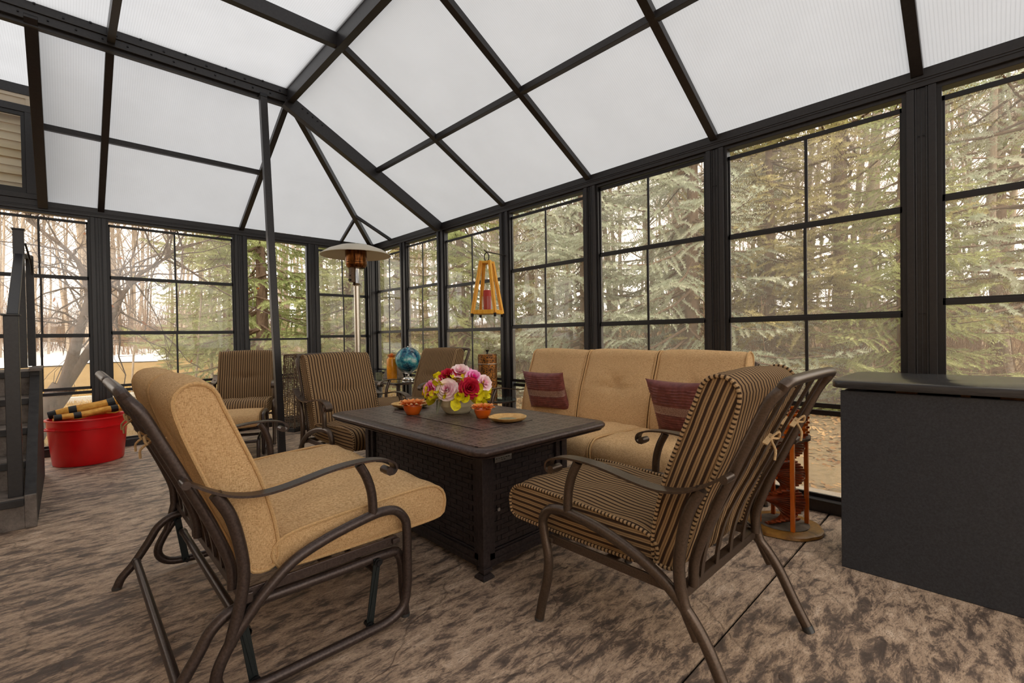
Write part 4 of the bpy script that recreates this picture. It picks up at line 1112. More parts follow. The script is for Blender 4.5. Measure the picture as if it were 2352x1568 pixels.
roll('back_roll', (-.27, .03, .085), (.28, .03, .175), .046, .064, 0)
roll('front_roll', (-.23, -.11, .065), (.29, -.08, .115), .036, .048, 2)
b = MB(); vs = []
for i in range(12):
    for j in range(6):
        vs.append((-.24 + .5 * i / 11, -.12 + .16 * j / 5, .045 + .05 * i / 11 + .02 * math.sin(i * 1.1 + j)))
b.add(vs, [(i * 6 + j, (i + 1) * 6 + j, (i + 1) * 6 + j + 1, i * 6 + j + 1) for i in range(11) for j in range(5)])
o = b.build('hide_panel', 'carrier_hide', lc); md = o.modifiers.new('solid', 'SOLIDIFY'); md.thickness = .006
b = MB()
for k in range(5):
    c = V((.015, -.13 + .068 * k, .335)); d = V((.19 - .02 * abs(k - 2), 0, .004 * (k % 2)))
    tag(MB().tube([V((-3.38, -.52, 0)) + c - d, V((-3.38, -.52, 0)) + c + d], [.032, .027], 9).build('firewood_log', 'near_bark'), 'split brown firewood log lying in the red tub under the carrier', 'log', 'firewood in the red tub')

# ------------------------------------------------------------ stairs to the house at the left
stx = -3.672
st_ = thing('staircase', 'grey stone-faced stairs with dark nosings at the left edge', 'stairs', (0, 0, 0))
ys_ = [-2.515, -2.24, -1.97, -1.70, -1.43]; zs_ = [.20, .39, .58, .77, .962]
for i, (y, z) in enumerate(zip(ys_, zs_)):
    yb = ys_[i + 1] if i < 4 else -.92
    MB().bb(XL + .05, stx - .055, y, y + .03, z - .19 if i else 0, z - .035).build('riser', 'stair_stone', st_, False, .003)
    MB().bb(XL + .05, stx - .055, y + .0, yb + .02, z - .035, z).build('tread', 'stair_stone', st_, False, .003)
    MB().bb(XL + .05, stx - .055, y - .022, y + .012, z - .05, z - .004).build('nosing', 'dark_wood_trim', st_, False, .004)
MB().bb(stx - .055, stx, -2.515, -2.42, 0, .21).build('corner_block', 'stair_stone', st_, False, .004)
b = MB().add([(x, y, z) for x in (stx - .055, stx) for (y, z) in ((-2.50, .205), (-1.46, .93), (-1.46, .965), (-.90, .965), (-.90, 0.0), (-2.42, 0.0), (-2.42, .205))],
             [(0, 1, 2, 3, 4, 5, 6), (13, 12, 11, 10, 9, 8, 7)] + [(i, (i + 1) % 7 + 0, (i + 1) % 7 + 7, i + 7)[::-1] for i in range(7)])
b.build('stringer', 'dark_wood_trim', st_, False, .002)
MB().bb(stx - .06, stx + .012, -1.50, -.90, .962, .985).build('landing_edge', 'stair_stone', st_, False, .003)
rl = thing('stair_railing', 'grey metal stair railing rising beside the stairs at the left edge', 'railing', (0, 0, 0))
MB().bb(-3.80, -3.732, -2.47, -2.40, .20, 1.362).build('newel_post', 'black_aluminium', rl, False, .003)
MB().bb(-3.81, -3.722, -2.48, -2.39, 1.362, 1.372).build('post_cap', 'black_aluminium', rl, False, .002)
MB().bb(-3.806, -3.742, -1.38, -1.32, .986, 2.10).build('newel_post', 'black_aluminium', rl, False, .003)
MB().bb(-3.812, -3.736, -1.386, -1.314, 2.10, 2.112).build('post_cap', 'black_aluminium', rl, False, .002)
MB().bb(-3.755, -3.705, -.97, -.92, .986, 1.95).build('newel_post', 'black_aluminium', rl, False, .003)
MB().beam((-3.763, -2.38, 1.36), (-3.772, -1.40, 1.885), .055, .045).build('handrail', 'black_aluminium', rl, False, .006)
MB().beam((-3.774, -1.35, 1.90), (-3.735, -.94, 1.94), .05, .04).build('handrail', 'black_aluminium', rl, False, .006)
MB().tube(smooth([(-3.735, -1.38, 1.99), (-3.725, -1.2, 1.93), (-3.715, -1.1, 1.86), (-3.712, -1.05, 1.80)], 4), .007, 8).build('latch_rod', 'black_iron', rl)
MB().tube([(-3.71, -1.0, 1.78), (-3.71, -1.0, 1.92)], .005, 6).build('latch_pin', 'black_iron', rl)

# ------------------------------------------------------------ patio heater
ht = thing('patio_heater', 'steel patio heater with wide cream reflector in the far corner', 'heater', (-.907, -1.35, 0))
MB().lathe([(0, 0), (.225, 0), (.23, .02), (.225, .45), (.05, .50), (0, .50)], 36).build('tank_housing', 'brushed_steel', ht)
MB().tube([(0, 0, .50), (0, 0, 1.905)], .036, 24).build('pole', 'brushed_steel', ht)
MB().lathe([(0, 1.895), (.055, 1.895), (.058, 1.905), (.05, 1.92), (.044, 1.93), (.044, 2.13), (0, 2.13)], 24).build('gas_housing', 'chrome', ht)
MB().bb(-.085, -.045, -.05, .03, 1.94, 2.13).build('control_box', 'wicker', ht, False, .003)
MB().tube([V((-.085, -.02, 1.965)), V((-.11, -.03, 1.965))], .014, 12).tube([V((-.085, -.02, 2.02)), V((-.10, -.025, 2.02))], .009, 12).build('control_knob', 'black_iron', ht)
MB().lathe([(0, 2.12), (.06, 2.115), (.105, 2.125), (.126, 2.16), (.128, 2.19), (.125, 2.20), (.128, 2.21), (.128, 2.345), (0, 2.345)], 36).build('burner', 'burner_bronze', ht)
o = MB().lathe([(.0, 2.425), (.06, 2.423), (.20, 2.40), (.33, 2.35), (.405, 2.30), (.418, 2.288), (.418, 2.283), (.40, 2.292), (.33, 2.335), (.22, 2.372), (.21, 2.366), (.20, 2.382), (0, 2.40)], 64).build('reflector', 'cream_enamel', ht, ang=25)
MB().lathe([(0, 2.445), (.008, 2.443), (.010, 2.43), (.0, 2.425)], 10).build('wing_nut', 'chrome', ht)

ht.scale = (1, 1, .966)

# ------------------------------------------------------------ wicker obelisk lamp
ob = thing('wicker_tower', 'tall tapered open wicker tower standing behind the striped armchair', 'wicker tower', (-1.355, -.47, 0), .35)
rz_ = rnd
b = MB(); H0, H1, w0, w1 = .05, .985, .135, .085
def wc(z): return w0 + (w1 - w0) * (z - H0) / (H1 - H0)
for f in range(4):
    M = Matrix.Rotation(f * math.pi / 2, 3, 'Z')
    for i in range(-3, 4):
        P = [M @ V((i / 3.2 * wc(z) + rz_.uniform(-.004, .004), -wc(z) + rz_.uniform(-.004, .004), z)) for z in np.linspace(H0, H1, 14)]
        b.tube(P, .0042, 5)
    for z in np.linspace(H0 + .02, H1 - .01, 34):
        P = [M @ V((t * wc(z), -wc(z) + rz_.uniform(-.005, .005), z + rz_.uniform(-.009, .009))) for t in np.linspace(-1, 1, 8)]
        b.tube(P, .0036, 5)
o = b.build('wicker_mesh', 'wicker', ob); o['kind'] = 'stuff'
for f in range(4):
    M = Matrix.Rotation(f * math.pi / 2, 3, 'Z'); b = MB()
    for k in range(5):
        b.tube([M @ V((wc(z) + rz_.uniform(-.013, .013), -wc(z) + rz_.uniform(-.013, .013), z)) for z in np.linspace(H0, H1, 26)], .0055, 5)
    b.build('corner_twist', 'wicker', ob)
MB().box((0, 0, .025), (.29, .29, .05)).box((0, 0, .055), (.27, .27, .02)).build('base_tray', 'black_iron', ob, False, .006)
b = MB()
for s_ in (-1, 1): b.box((0, s_ * w1, H1), (2 * w1 + .02, .018, .018)); b.box((s_ * w1, 0, H1), (.018, 2 * w1 + .02, .018))
b.build('top_rim', 'wicker', ob, False, .004)

# ------------------------------------------------------------ side table with globe, jar and stone
gt = thing('side_table', 'glass-topped bronze side table under the blue globe', 'table', (-.36, -1.36, 0))
for sx in (-1, 1):
    for sy in (-1, 1):
        P = smooth([(sx * .20, sy * .32, .60), (sx * .205, sy * .33, .45), (sx * .20, sy * .32, .2), (sx * .235, sy * .36, .004)], 4)
        MB().tube(P, .014, 10).build('leg', 'bronze_dark', gt)
b = MB()
for sy in (-1, 1): b.beam((-.26, sy * .38, .61), (.26, sy * .38, .61), .022, .026)
for sx in (-1, 1): b.beam((sx * .26, -.38, .61), (sx * .26, .38, .61), .022, .026)
b.build('table_frame', 'bronze_dark', gt, False, .003)
MB().box((0, 0, .627), (.52, .77, .006)).build('glass_top', 'table_glass', gt, False, .001)
GZ = .6305
gp = V((-.29, -1.50, GZ))
gb = thing('globe', 'blue marbled globe on a chrome stand on the side table', 'globe', gp)
MB().lathe([(0, 0), (.092, 0), (.096, .006), (.094, .016), (.075, .020), (.070, .030), (.035, .034), (.014, .045), (.012, .075), (.0, .078)], 40).build('stand_base', 'chrome', gb)
P = [V((.176 * math.cos(a), 0, .262 + .176 * math.sin(a))) for a in np.linspace(math.radians(-150), math.radians(-30), 18)]
MB().tube(P, .0055, 8).build('cradle_arm', 'chrome', gb)
b = MB(); nlat = 28; prof = [(.166 * math.sin(math.pi * k / nlat), .262 - .166 * math.cos(math.pi * k / nlat)) for k in range(nlat + 1)]
prof[0] = (0, prof[0][1]); prof[-1] = (0, prof[-1][1])
b.lathe(prof, 48).build('globe_sphere', 'globe_map', gb)
MB().lathe([(0, 0), (.012, .004), (.008, .012), (0, .016)], 12, (0, 0, .427)).build('pole_pin', 'chrome', gb)
jr = thing('glass_jar', 'tall amber orange jar with flame-shaped lid left of the globe', 'jar', (-.40, -1.27, GZ))
MB().lathe([(0, 0), (.062, 0), (.066, .012), (.066, .25), (.060, .275), (.044, .288), (.042, .296), (0, .296)], 28).build('jar_body', 'orange_amber', jr)
b = MB()
for i in range(6):
    a = i * math.pi / 3; M = Matrix.Rotation(a, 4, 'Z') @ Matrix.Translation((0, -.028, .288)) @ Matrix.Rotation(.9, 4, 'X'); petal_sheet(b, M, .020, .058, .3, -.2, 3)
    M = Matrix.Rotation(a + .5, 4, 'Z') @ Matrix.Translation((0, -.008, .298)) @ Matrix.Rotation(.35, 4, 'X'); petal_sheet(b, M, .015, .05, .3, -.1, 3)
b.build('flame_lid', 'petal_orange', jr)
ps = thing('stone_pyramid', 'rough grey stone pyramid behind the amber jar', 'stone', (-.24, -1.02, GZ))
b = MB(); b.lathe([(0, 0), (.15, 0), (.13, .06), (.10, .11), (.065, .17), (.03, .22), (0, .235)], 9, wav=lambda a, j: 1 + .09 * math.sin(3 * a + j) + .05 * math.sin(7 * a + 2 * j)).build('stone_body', 'stone_grey', ps, ang=20)
gc = thing('ceramic_cup', 'small grey-green ceramic cup at the left end of the side table', 'cup', (-.53, -1.16, GZ))
MB().lathe([(0, 0), (.034, 0), (.040, .02), (.042, .085), (.045, .095), (.040, .095), (.036, .03), (0, .02)], 22).build('cup_body', 'side_ceramic_green', gc)
MB().tube(smooth([(.04, 0, .07), (.062, 0, .066), (.062, 0, .035), (.04, 0, .03)], 4), .005, 7).build('cup_handle', 'side_ceramic_green', gc)

# ------------------------------------------------------------ pierced metal lantern and round glass table
pl = thing('pierced_lantern', 'tall rusty brown pierced metal cylinder lantern by the window post', 'lantern', (-.235, -3.02, 0))
MB().lathe([(0, 0), (.10, 0), (.102, .01), (.102, .88), (.106, .884), (.106, .892), (.102, .896), (.102, .985), (.098, .99), (0, .992)], 40).build('lantern_body', 'rusty_pierced', pl)
MB().lathe([(.103, .883), (.107, .885), (.107, .891), (.103, .893)], 40).build('lid_band', 'name_plate', pl)
b = MB().lathe([(0, .99), (.010, .992), (.007, 1.01), (0, 1.014)], 10)
for i in range(5):
    M = Matrix.Rotation(i * 1.256, 4, 'Z') @ Matrix.Translation((0, -.004, 1.005)) @ Matrix.Rotation(.7, 4, 'X'); petal_sheet(b, M, .012, .034, .3, -.2, 3)
b.build('finial', 'black_iron', pl)
rt = thing('round_side_table', 'small round glass-topped table between sofa and pierced lantern', 'table', (-.50, -3.50, 0))
MB().lathe([(0, .567), (.16, .567), (.163, .570), (.16, .574), (0, .574)], 40).build('glass_top', 'table_glass', rt)
MB().lathe([(.150, .552), (.160, .552), (.160, .566), (.150, .566)], 40).build('rim_ring', 'bronze_dark', rt)
for i in range(3):
    a = i * 2.094 + .4; P = smooth([V((.152 * math.cos(a), .152 * math.sin(a), .556)), V((.09 * math.cos(a), .09 * math.sin(a), .38)), V((.07 * math.cos(a), .07 * math.sin(a), .22)), V((.16 * math.cos(a), .16 * math.sin(a), .003))], 4)
    MB().tube(P, .008, 8).build('leg', 'bronze_dark', rt)

# ------------------------------------------------------------ hanging wooden candle lantern
hk = thing('lantern_hook', 'black iron hook screwed to the window post above the wooden lantern', 'hook', (0, -3.075, 2.07))
MB().tube(smooth([(.01, 0, 0), (-.12, 0, .006), (-.25, 0, .010), (-.285, 0, .016), (-.30, 0, .03)], 4), .006, 8).build('hook_rod', 'black_iron', hk)
MB().box((.004, 0, 0), (.006, .03, .03)).build('hook_plate', 'black_iron', hk, False, .002)
wl = thing('hanging_lantern', 'yellow pine pyramid lantern with red candle hanging at the right windows', 'lantern', (-.27, -3.075, 1.405), .52)
ring = [V((0, .026 * math.cos(a), .622 + .045 * math.sin(a))) for a in np.linspace(0, 2 * math.pi, 22)[:-1]]
MB().tube(ring, .0055, 8, closed=True).build('hanging_ring', 'black_iron', wl)
for sx in (-1, 1):
    for sy in (-1, 1):
        MB().beam((sx * .125, sy * .125, .018), (sx * .048, sy * .048, .575), .042, .018, (sx, -sy, 0)).beam((sx * .125, sy * .125, .018), (sx * .048, sy * .048, .575), .018, .040, (sx, -sy, 0)).build('corner_leg', 'pine_lantern', wl, False, .003)
        MB().bb(sx * .125 - .011, sx * .125 + .011, sy * .125 - .011, sy * .125 + .011, -.018, .018).build('foot', 'black_iron', wl, False)
b = MB()
for s_ in (-1, 1): b.bb(-.13, .13, s_ * .125 - .009, s_ * .125 + .009, .012, .055); b.bb(s_ * .125 - .009, s_ * .125 + .009, -.13, .13, .012, .055)
b.build('base_rail', 'pine_lantern', wl, False, .003)
MB().bb(-.125, .125, -.125, .125, .012, .024).build('base_board', 'pine_lantern', wl, False)
MB().bb(-.062, .062, -.062, .062, .548, .572).build('top_block', 'pine_lantern', wl, False, .003)
MB().lathe([(0, .024), (.058, .024), (.062, .03), (.058, .045), (0, .045)], 24).build('candle_dish', 'black_iron', wl)
MB().lathe([(.060, .04), (.060, .20), (.0575, .20), (.0575, .04)], 32).build('glass_chimney', 'clear_glass', wl)
cd = thing('candle', 'red pillar candle standing inside the hanging pine lantern', 'candle', (-.27, -3.075, 1.4505))
MB().lathe([(0, 0), (.040, 0), (.042, .01), (.042, .215), (.038, .222), (.030, .212), (0, .205)], 28).build('wax_body', 'candle_wax', cd)
MB().tube([(0, 0, .205), (.003, 0, .235)], .003, 6).build('wick', 'cream_enamel', cd)
# ------------------------------------------------------------ trees
def np_mesh(name, V_, F_, mat):
    me = bpy.data.meshes.new(name); V_ = np.asarray(V_, np.float32); F_ = np.asarray(F_, np.int32)
    k = F_.shape[1]
    me.vertices.add(len(V_)); me.vertices.foreach_set('co', V_.ravel())
    me.loops.add(F_.size); me.loops.foreach_set('vertex_index', F_.ravel())
    me.polygons.add(len(F_)); me.polygons.foreach_set('loop_start', np.arange(0, F_.size, k, dtype=np.int32))
    me.polygons.foreach_set('loop_total', np.full(len(F_), k, np.int32)); me.materials.append(MAT[mat]); me.update(); me.validate(); return me
class Wood:
    """4- or 6-sided limbs gathered into one mesh"""
    def __init__(s): s.v = []; s.f = []
    def limb(s, P, r0, r1, n=5):
        o = len(s.v); m = len(P)
        for i, p in enumerate(P):
            d = (P[min(m - 1, i + 1)] - P[max(0, i - 1)]); d = d / (np.linalg.norm(d) + 1e-9)
            a = np.cross(d, (0.3, 0.2, 1.0) if abs(d[2]) < .9 else (1.0, 0.1, 0)); a /= np.linalg.norm(a); c = np.cross(d, a); r = r0 + (r1 - r0) * i / (m - 1)
            for k in range(n): t = 2 * math.pi * k / n; s.v.append(p + a * r * math.cos(t) + c * r * math.sin(t))
        for i in range(m - 1):
            for k in range(n): s.f.append((o + i * n + k, o + i * n + (k + 1) % n, o + (i + 1) * n + (k + 1) % n, o + (i + 1) * n + k))
def spruce_parts(seed, H, R, droop=.25, bare=1.0, dens=1.0, whorl=.30):
    g = np.random.default_rng(seed); w = Wood(); A = []; D = []; Ls = []
    w.limb([np.array((0.02 * math.sin(z), 0.02 * math.cos(z * 1.3), z)) for z in np.linspace(-.2, H, 14)], R * .058, .012, 9)
    z = bare
    while z < H - .3:
        nb = int(g.integers(5, 8))
        for b in range(nb):
            az = g.uniform(0, 2 * math.pi); L = R * (1 - z / H) ** .75 * g.uniform(.7, 1.1) + .15
            t = np.linspace(0, 1, 8); up = g.uniform(-.05, .2)
            hx, hy = math.cos(az), math.sin(az); z0 = z + g.uniform(-.12, .12)
            P = np.stack([hx * L * t, hy * L * t, z0 + L * (up * t - droop * 2.0 * t * (1 - .62 * t))], 1)
            P[:, :2] += np.array((-hy, hx)) * (L * .08 * np.sin(t * 3 + b))[:, None] * g.uniform(-1, 1)
            w.limb(list(P[::2]) + [P[-1]], .010 + L * .009, .004, 4)
            nt = max(4, int(L / .085 * dens))
            for k in range(nt):
                q = .14 + .86 * (k + g.uniform(0, .9)) / nt; x = q * 7; i = min(6, int(x)); c = P[i] + (P[i + 1] - P[i]) * (x - i)
                d = P[i + 1] - P[i]; d /= np.linalg.norm(d); sd = np.array((-d[1], d[0], 0)); sd /= np.linalg.norm(sd) + 1e-9
                sgn = 1 if k % 2 else -1
                tl = min(.75, (.16 + .42 * L * (1 - q) * 1.1)) * g.uniform(.7, 1.15)
                dd = d * g.uniform(.5, .9) + sd * sgn * g.uniform(.6, 1.0) + np.array((0, 0, g.uniform(-.35, .12))); dd /= np.linalg.norm(dd)
                A.append(c); D.append(dd); Ls.append(tl)
            A.append(P[6]); D.append((P[7] - P[6]) / np.linalg.norm(P[7] - P[6])); Ls.append(L / 7 + .12)
        z += whorl * g.uniform(.8, 1.2)
    A = np.array(A); D = np.array(D); Ls = np.array(Ls)
    # spread needle tufts along each twig
    cnt = np.maximum(4, (Ls / .030).astype(int)); idx = np.repeat(np.arange(len(A)), cnt)
    off = np.concatenate([np.arange(c) / c for c in cnt])
    C = A[idx] + D[idx] * (Ls[idx] * off)[:, None]; C[:, 2] -= (Ls[idx] * off) ** 2 * .25
    K = 4; C = np.repeat(C, K, 0); DD = np.repeat(D[idx], K, 0); n = len(C)
    r = g.normal(size=(n, 3)); r -= DD * (r * DD).sum(1)[:, None]; r /= np.linalg.norm(r, axis=1)[:, None] + 1e-9
    tip = DD * .55 + r * .85; tip /= np.linalg.norm(tip, axis=1)[:, None]; ln = g.uniform(.032, .062, n)
    wv = np.cross(DD, r) * (g.uniform(.007, .012, n))[:, None]
    V_ = np.stack([C - wv, C + wv, C + tip * ln[:, None]], 1).reshape(-1, 3); F_ = np.arange(len(V_)).reshape(-1, 3)
    return (np_mesh('foliage', V_, F_, 'needles_olive'), np_mesh('trunk', w.v, w.f, 'spruce_bark'))
def twig_tree(seed, H, r, spread=.5, levels=3, first=.35, nb=(9, 5, 4), wig=.12, lean=0.0):
    g = np.random.default_rng(seed); w = Wood()
    def grow(p, d, L, rad, lev):
        n = 7 if lev == 0 else 5; P = [p]; q = p.copy(); dd = d.copy()
        for i in range(n):
            dd = dd + g.normal(size=3) * wig * (1 if lev else .45) + np.array((0, 0, .05)); dd /= np.linalg.norm(dd); q = q + dd * L / n; P.append(q.copy())
        w.limb(P, rad, rad * (.35 if lev == 0 else .3), 7 if lev == 0 else (4 if lev == 1 else 3))
        if lev >= levels: return
        for k in range(nb[lev]):
            t = (first if lev == 0 else .2) + (1 - (first if lev == 0 else .2)) * (k + g.uniform(0, .9)) / nb[lev]
            x = t * n; i = min(n - 1, int(x)); c = P[i] + (P[i + 1] - P[i]) * (x - i); ax = P[i + 1] - P[i]; ax /= np.linalg.norm(ax)
            rr = g.normal(size=3); rr -= ax * rr.dot(ax); rr /= np.linalg.norm(rr)
            nd = ax * (1 - spread) + rr * spread * 1.3; nd /= np.linalg.norm(nd)
            grow(c, nd, L * g.uniform(.32, .5) * (1 - t * .45) * (1.5 if lev else 1), max(.0028, rad * .38 * (1 - t * .5)), lev + 1)
    grow(np.array((0., 0., -.2)), np.array((lean, 0, 1.)), H, r, 0); return w
def tree(name, label, group, fol, trunk, loc, rz, sc, fmat=None, tmat=None, parts_named=('foliage', 'trunk')):
    t = thing(name, label, 'tree', loc, rz, group); t.scale = (sc, sc, sc)
    for me, mt, nm in ((fol, fmat, parts_named[0]), (trunk, tmat, parts_named[1])):
        if me is None: continue
        o = bpy.data.objects.new(nm, me); COL.objects.link(o); o.parent = t
        if mt: o.material_slots[0].link = 'OBJECT'; o.material_slots[0].material = MAT[mt]
    return t
SPR = [spruce_parts(1, 10.5, 2.6, .26, .6, 1.15, .33), spruce_parts(2, 11.5, 2.4, .20, .9, .85, .34), spruce_parts(3, 9.5, 2.8, .30, .4, 1.0, .33), spruce_parts(4, 12, 2.2, .12, 1.5, .62, .42)]
blue, olive, green = 'needles_blue', 'needles_olive', 'needles_green'
spots = [  # x, y, variant, rz, scale, colour, label
    (4.3, -.9, 0, .4, .92, blue, 'blue-grey spruce seen through the windows left of the sofa back'),
    (5.0, -2.9, 2, 2.0, 1.0, blue, 'blue-grey spruce behind the middle of the sofa'),
    (6.9, -4.85, 3, 1.1, 1.15, olive, 'olive spruce with thick bare trunk left of the widest post'),
    (5.9, -3.95, 1, 3.3, .80, olive, 'olive spruce behind the right end of the sofa'),
    (7.4, -7.3, 3, 4.0, 1.15, blue, 'thin grey-green spruce in the window at the right edge'),
    (5.2, -5.9, 2, 5.2, .55, green, 'low green spruce under the thick trunk near the black cabinet'),
    (10.5, -6.9, 3, .9, 1.2, green, 'thin far spruce behind the right-hand window'),
    (9.0, -1.8, 1, 1.9, 1.1, olive, 'olive spruce farther back behind the blue-grey ones'),
    (3.0, 1.6, 2, .2, .78, green, 'green spruce behind the corner window by the hanging lantern'),
    (1.75, 4.6, 0, 3.9, .85, green, 'green spruce just right of the one filling the open window'),
    (3.6, 5.4, 1, 2.2, .95, olive, 'olive spruce beyond the patio heater'),
    (7.0, 3.2, 0, 5.0, 1.0, olive, 'olive spruce beyond the far corner of the room'),
    (-.25, 4.9, 0, .9, 1.0, green, 'green spruce with layered boughs filling the open window'),
    (.5, 11.5, 1, 1.9, .95, green, 'green spruce across the lawn behind the second back window'),
    (5.0, 14.5, 2, 2.6, .8, green, 'distant bushy spruce at the lawn edge'),
]
for (x, y, v_, rz, sc, mt, lb) in spots:
    tree('spruce_tree', lb, 'spruces around the sunroom', SPR[v_][0], SPR[v_][1], (x, y, terrain(x, y)), rz, sc, mt)
# row of low evergreens at the far edge of the lawn
for k, (x, y, sc) in enumerate([(.1, 20.5, .26), (1.3, 20.9, .30), (2.6, 21.0, .26), (3.9, 20.6, .32), (5.4, 20.8, .28)]):
    tree('evergreen_shrub', 'low evergreen shrub at the far edge of the yellow lawn', 'low evergreens at the lawn edge', SPR[2][0], SPR[2][1], (x, y, terrain(x, y) - .1), k * 1.3, sc, green)['category'] = 'shrub'

BW = []
for k in range(5):
    w = twig_tree(20 + k, 10 + k, .05 + .009 * k, .45, 3, .30, (12, 6, 4), .10); BW.append(np_mesh('trunk', w.v, w.f, 'aspen_bark'))
BU = []
for k in range(3):
    w = Wood(); g = np.random.default_rng(60 + k)
    for j in range(9):
        a = twig_tree(70 + k * 10 + j, g.uniform(1.2, 2.6), .012, .5, 2, .2, (8, 5), .16, g.uniform(-.4, .4)); o = len(w.v); off = np.array((g.normal() * .45, g.normal() * .45, 0))
        w.v += [p + off for p in a.v]; w.f += [tuple(i + o for i in f) for f in a.f]
    BU.append(np_mesh('stems', w.v, w.f, 'twig_bark'))
g = np.random.default_rng(5); nb_ = 0
def single(name, label, cat, group, me, loc, rz, sc):
    o = bpy.data.objects.new(name, me); COL.objects.link(o); o.location = loc; o.rotation_euler = (0, 0, rz); o.scale = (sc, sc, sc * g.uniform(.85, 1.2)); tag(o, label, cat, group); return o
C0 = np.array((-3.52, -6.81))
while nb_ < 290:
    a = g.uniform(-.92, .86); d = g.uniform(14, 44) if g.uniform() < .8 else g.uniform(10.5, 16)
    if a < -.18: d = g.uniform(46, 74)
    yaw = math.atan2(.694, .7198) + a; x, y = C0[0] + d * math.sin(yaw), C0[1] + d * math.cos(yaw)
    left = a < -.18
    if left and y < 17: continue
    if x < 4.5 and y < 17: continue
    single('bare_tree', 'bare grey-brown woodland tree without leaves beyond the spruces and lawn', 'tree', 'leafless trees in the woodland', BW[nb_ % 5], (x, y, terrain(x, y) - .1), g.uniform(0, 6.3), g.uniform(1.5, 2.2) if left else g.uniform(.8, 1.25)); nb_ += 1
nb_ = 0
while nb_ < 250:
    a = g.uniform(-.92, .86); d = g.uniform(9.5, 34) if a > -.18 else g.uniform(46, 64); yaw = math.atan2(.694, .7198) + a; x, y = C0[0] + d * math.sin(yaw), C0[1] + d * math.cos(yaw)
    left = a < -.18
    if left and (y < 18): continue
    if x < 3.6: 
        if y < 17: continue
    single('bare_shrub', 'bare brown twiggy undergrowth shrub among the woodland trees', 'shrub', 'leafless undergrowth', BU[nb_ % 3], (x, y, terrain(x, y) - .05), g.uniform(0, 6.3), g.uniform(1.6, 2.6) if left else g.uniform(.7, 1.35)); nb_ += 1

# forked old tree outside the left back window, with a few dead leaves
w = Wood(); A_ = lambda *t: [np.array(q) for q in t]
w.limb(A_((-4.0, 1.6, -.25), (-3.86, 1.6, .02), (-3.74, 1.6, .28), (-3.62, 1.6, .48), (-3.54, 1.6, .62)), .15, .13, 10)
ST1 = A_((-3.56, 1.6, .56), (-3.5, 1.6, .77), (-3.45, 1.6, 1.0), (-3.41, 1.6, 1.17), (-3.38, 1.6, 1.34), (-3.32, 1.6, 1.57), (-3.27, 1.7, 1.81), (-3.3, 1.75, 2.05), (-3.37, 1.8, 2.29), (-3.49, 1.8, 2.45), (-3.65, 1.8, 2.6), (-3.85, 1.9, 2.8))
ST2 = A_((-3.56, 1.6, .58), (-3.43, 1.6, .82), (-3.33, 1.6, .99), (-3.24, 1.65, 1.16), (-3.12, 1.7, 1.34), (-3.01, 1.8, 1.62), (-2.89, 1.9, 1.91), (-2.7, 2.0, 2.19), (-2.43, 2.1, 2.42), (-2.1, 2.3, 2.75))
w.limb(ST1, .075, .015, 8); w.limb(ST2, .072, .012, 8)
g2 = np.random.default_rng(9)
def sub(P0, P1, n, L, r):
    for k in range(n):
        t = (k + g2.uniform(0, 1)) / n; p = P0 + (P1 - P0) * t; d = g2.normal(size=3) * (1, .6, .7) + (0, 0, .35); d /= np.linalg.norm(d); Q = [p]
        for i in range(6):
            d = d + g2.normal(size=3) * .28; d /= np.linalg.norm(d); Q.append(Q[-1] + d * L * g2.uniform(.6, 1.2) / 6)
        w.limb(Q, r, .003, 4)
        for i in range(1, 6):
            d2 = d * .3 + g2.normal(size=3); d2 /= np.linalg.norm(d2); R_ = [Q[i], Q[i] + d2 * L * .18, Q[i] + d2 * L * .34 + g2.normal(size=3) * .05]; w.limb(R_, .0045, .002, 3)
            TIPS.append(R_[-1])
TIPS = []
for k in (4, 6, 8, 10): sub(ST1[k], ST1[min(k + 1, 11)], 6, 1.3, .014)
for k in (4, 5, 6, 7): sub(ST2[k], ST2[k + 1], 7, 1.7, .015)
sub(ST2[8], ST2[9], 12, 2.6, .016)
ft_ = thing('forked_tree', 'old forked bare tree close outside the left back window', 'tree', (-3.6, 1.6, -.12))
o = bpy.data.objects.new('trunk', np_mesh('trunk', np.array(w.v) - np.array((-3.6, 1.6, -.12)), w.f, 'near_bark')); COL.objects.link(o); o.parent = ft_
V_ = []; 
for k, p in enumerate(TIPS):
    if k % 7: continue
    q = p - np.array((-3.6, 1.6, -.12)); a = g2.normal(size=3) * .018; c = np.array((g2.normal() * .01, g2.normal() * .01, -.035)); V_ += [q, q + a + c * .5, q + c, q - a * .8 + c * .5]
o = bpy.data.objects.new('dead_leaf', np_mesh('dead_leaf', V_, np.arange(len(V_)).reshape(-1, 4), 'dead_leaf')); COL.objects.link(o); o.parent = ft_; o['kind'] = 'stuff'
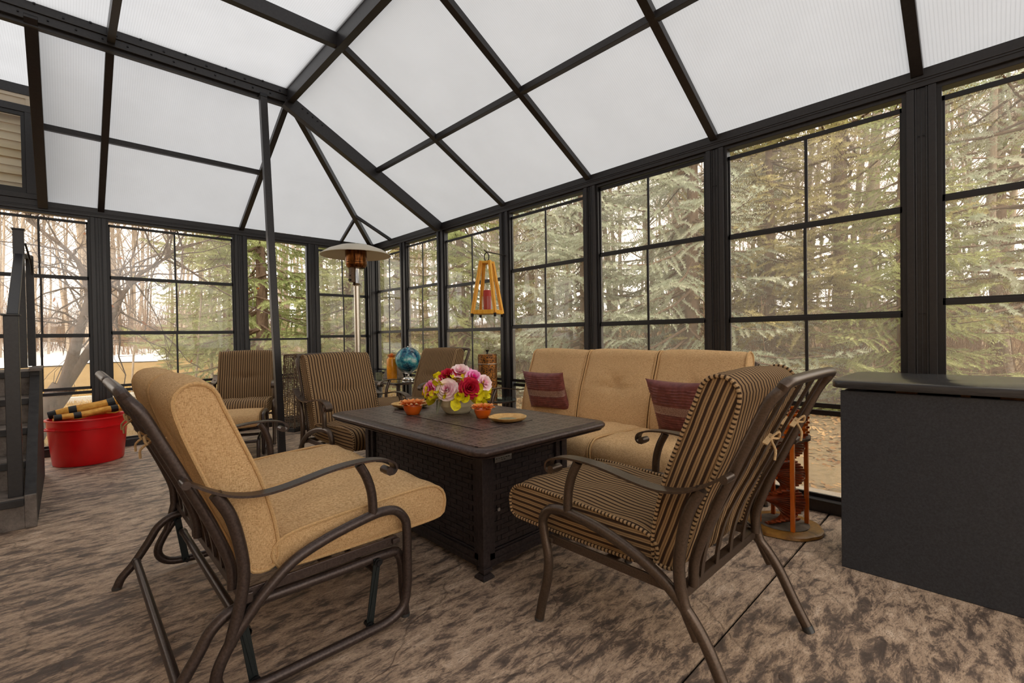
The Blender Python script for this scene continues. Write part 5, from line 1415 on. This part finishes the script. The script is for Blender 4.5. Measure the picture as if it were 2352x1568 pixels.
# pale wispy tree behind the second back window
for k, (x, y, sc) in enumerate([(-1.6, 4.6, .42), (-.9, 6.6, .5), (-2.4, 7.5, .5)]):
    single('wispy_tree', ['wispy bare tree on the lawn behind the second back window', 'wispy bare tree on the lawn just left of the open window', 'wispy bare tree on the lawn beside the forked tree'][k], 'tree', None, BW[(k * 2 + 1) % 5], (x, y, -.15), k * 2.1, sc)
# white edging board on the lawn
eb = thing('edging_board', 'long white painted board lying along the lawn outside the left back window', 'board', (-4.0, 6.6, -.05))
MB().bb(-2.0, 2.0, -.05, .05, -.08, .10).build('board', 'white_board', eb, False, .01)
for k in (-1.9, 0, 1.9): MB().bb(k - .04, k + .04, -.10, -.05, -.1, .12).build('stake', 'near_bark', eb, False)

# fallen leaves and short dry grass close to the windows
def scatter(name, label, cat, mat, n, x0, x1, y0, y1, size, upright, seed):
    g = np.random.default_rng(seed); x = g.uniform(x0, x1, n); y = g.uniform(y0, y1, n)
    z = np.array([terrain(a, b) for a, b in zip(x, y)]) + .008; a = g.uniform(0, 6.283, n); s = g.uniform(.5, 1.3, n) * size
    c = np.stack([x, y, z], 1); d = np.stack([np.cos(a), np.sin(a), g.normal(size=n) * .25], 1) * s[:, None]; e = np.stack([-np.sin(a), np.cos(a), g.normal(size=n) * .3], 1) * s[:, None] * .6
    if upright:
        d = d * .12; tip = np.stack([g.normal(size=n) * .35, g.normal(size=n) * .35, np.ones(n)], 1) * s[:, None]
        V_ = np.stack([c - d, c + d, c + tip], 1).reshape(-1, 3); F_ = np.arange(len(V_)).reshape(-1, 3)
    else:
        V_ = np.stack([c - d, c - e * .9, c + d, c + e], 1).reshape(-1, 3); F_ = np.arange(len(V_)).reshape(-1, 4)
    o = bpy.data.objects.new(name, np_mesh(name, V_, F_, mat)); COL.objects.link(o); tag(o, label, cat, kind='stuff')
scatter('fallen_leaves', 'brown and tan fallen leaves on the ground outside the right windows', 'leaves', 'leaf_brown', 26000, .66, 7.5, -10, 4, .032, False, 3)
scatter('dry_grass', 'short yellow dry grass of the lawn outside the back windows', 'grass', 'grass_straw', 60000, -5.5, 3.2, .66, 12, .055, True, 4)
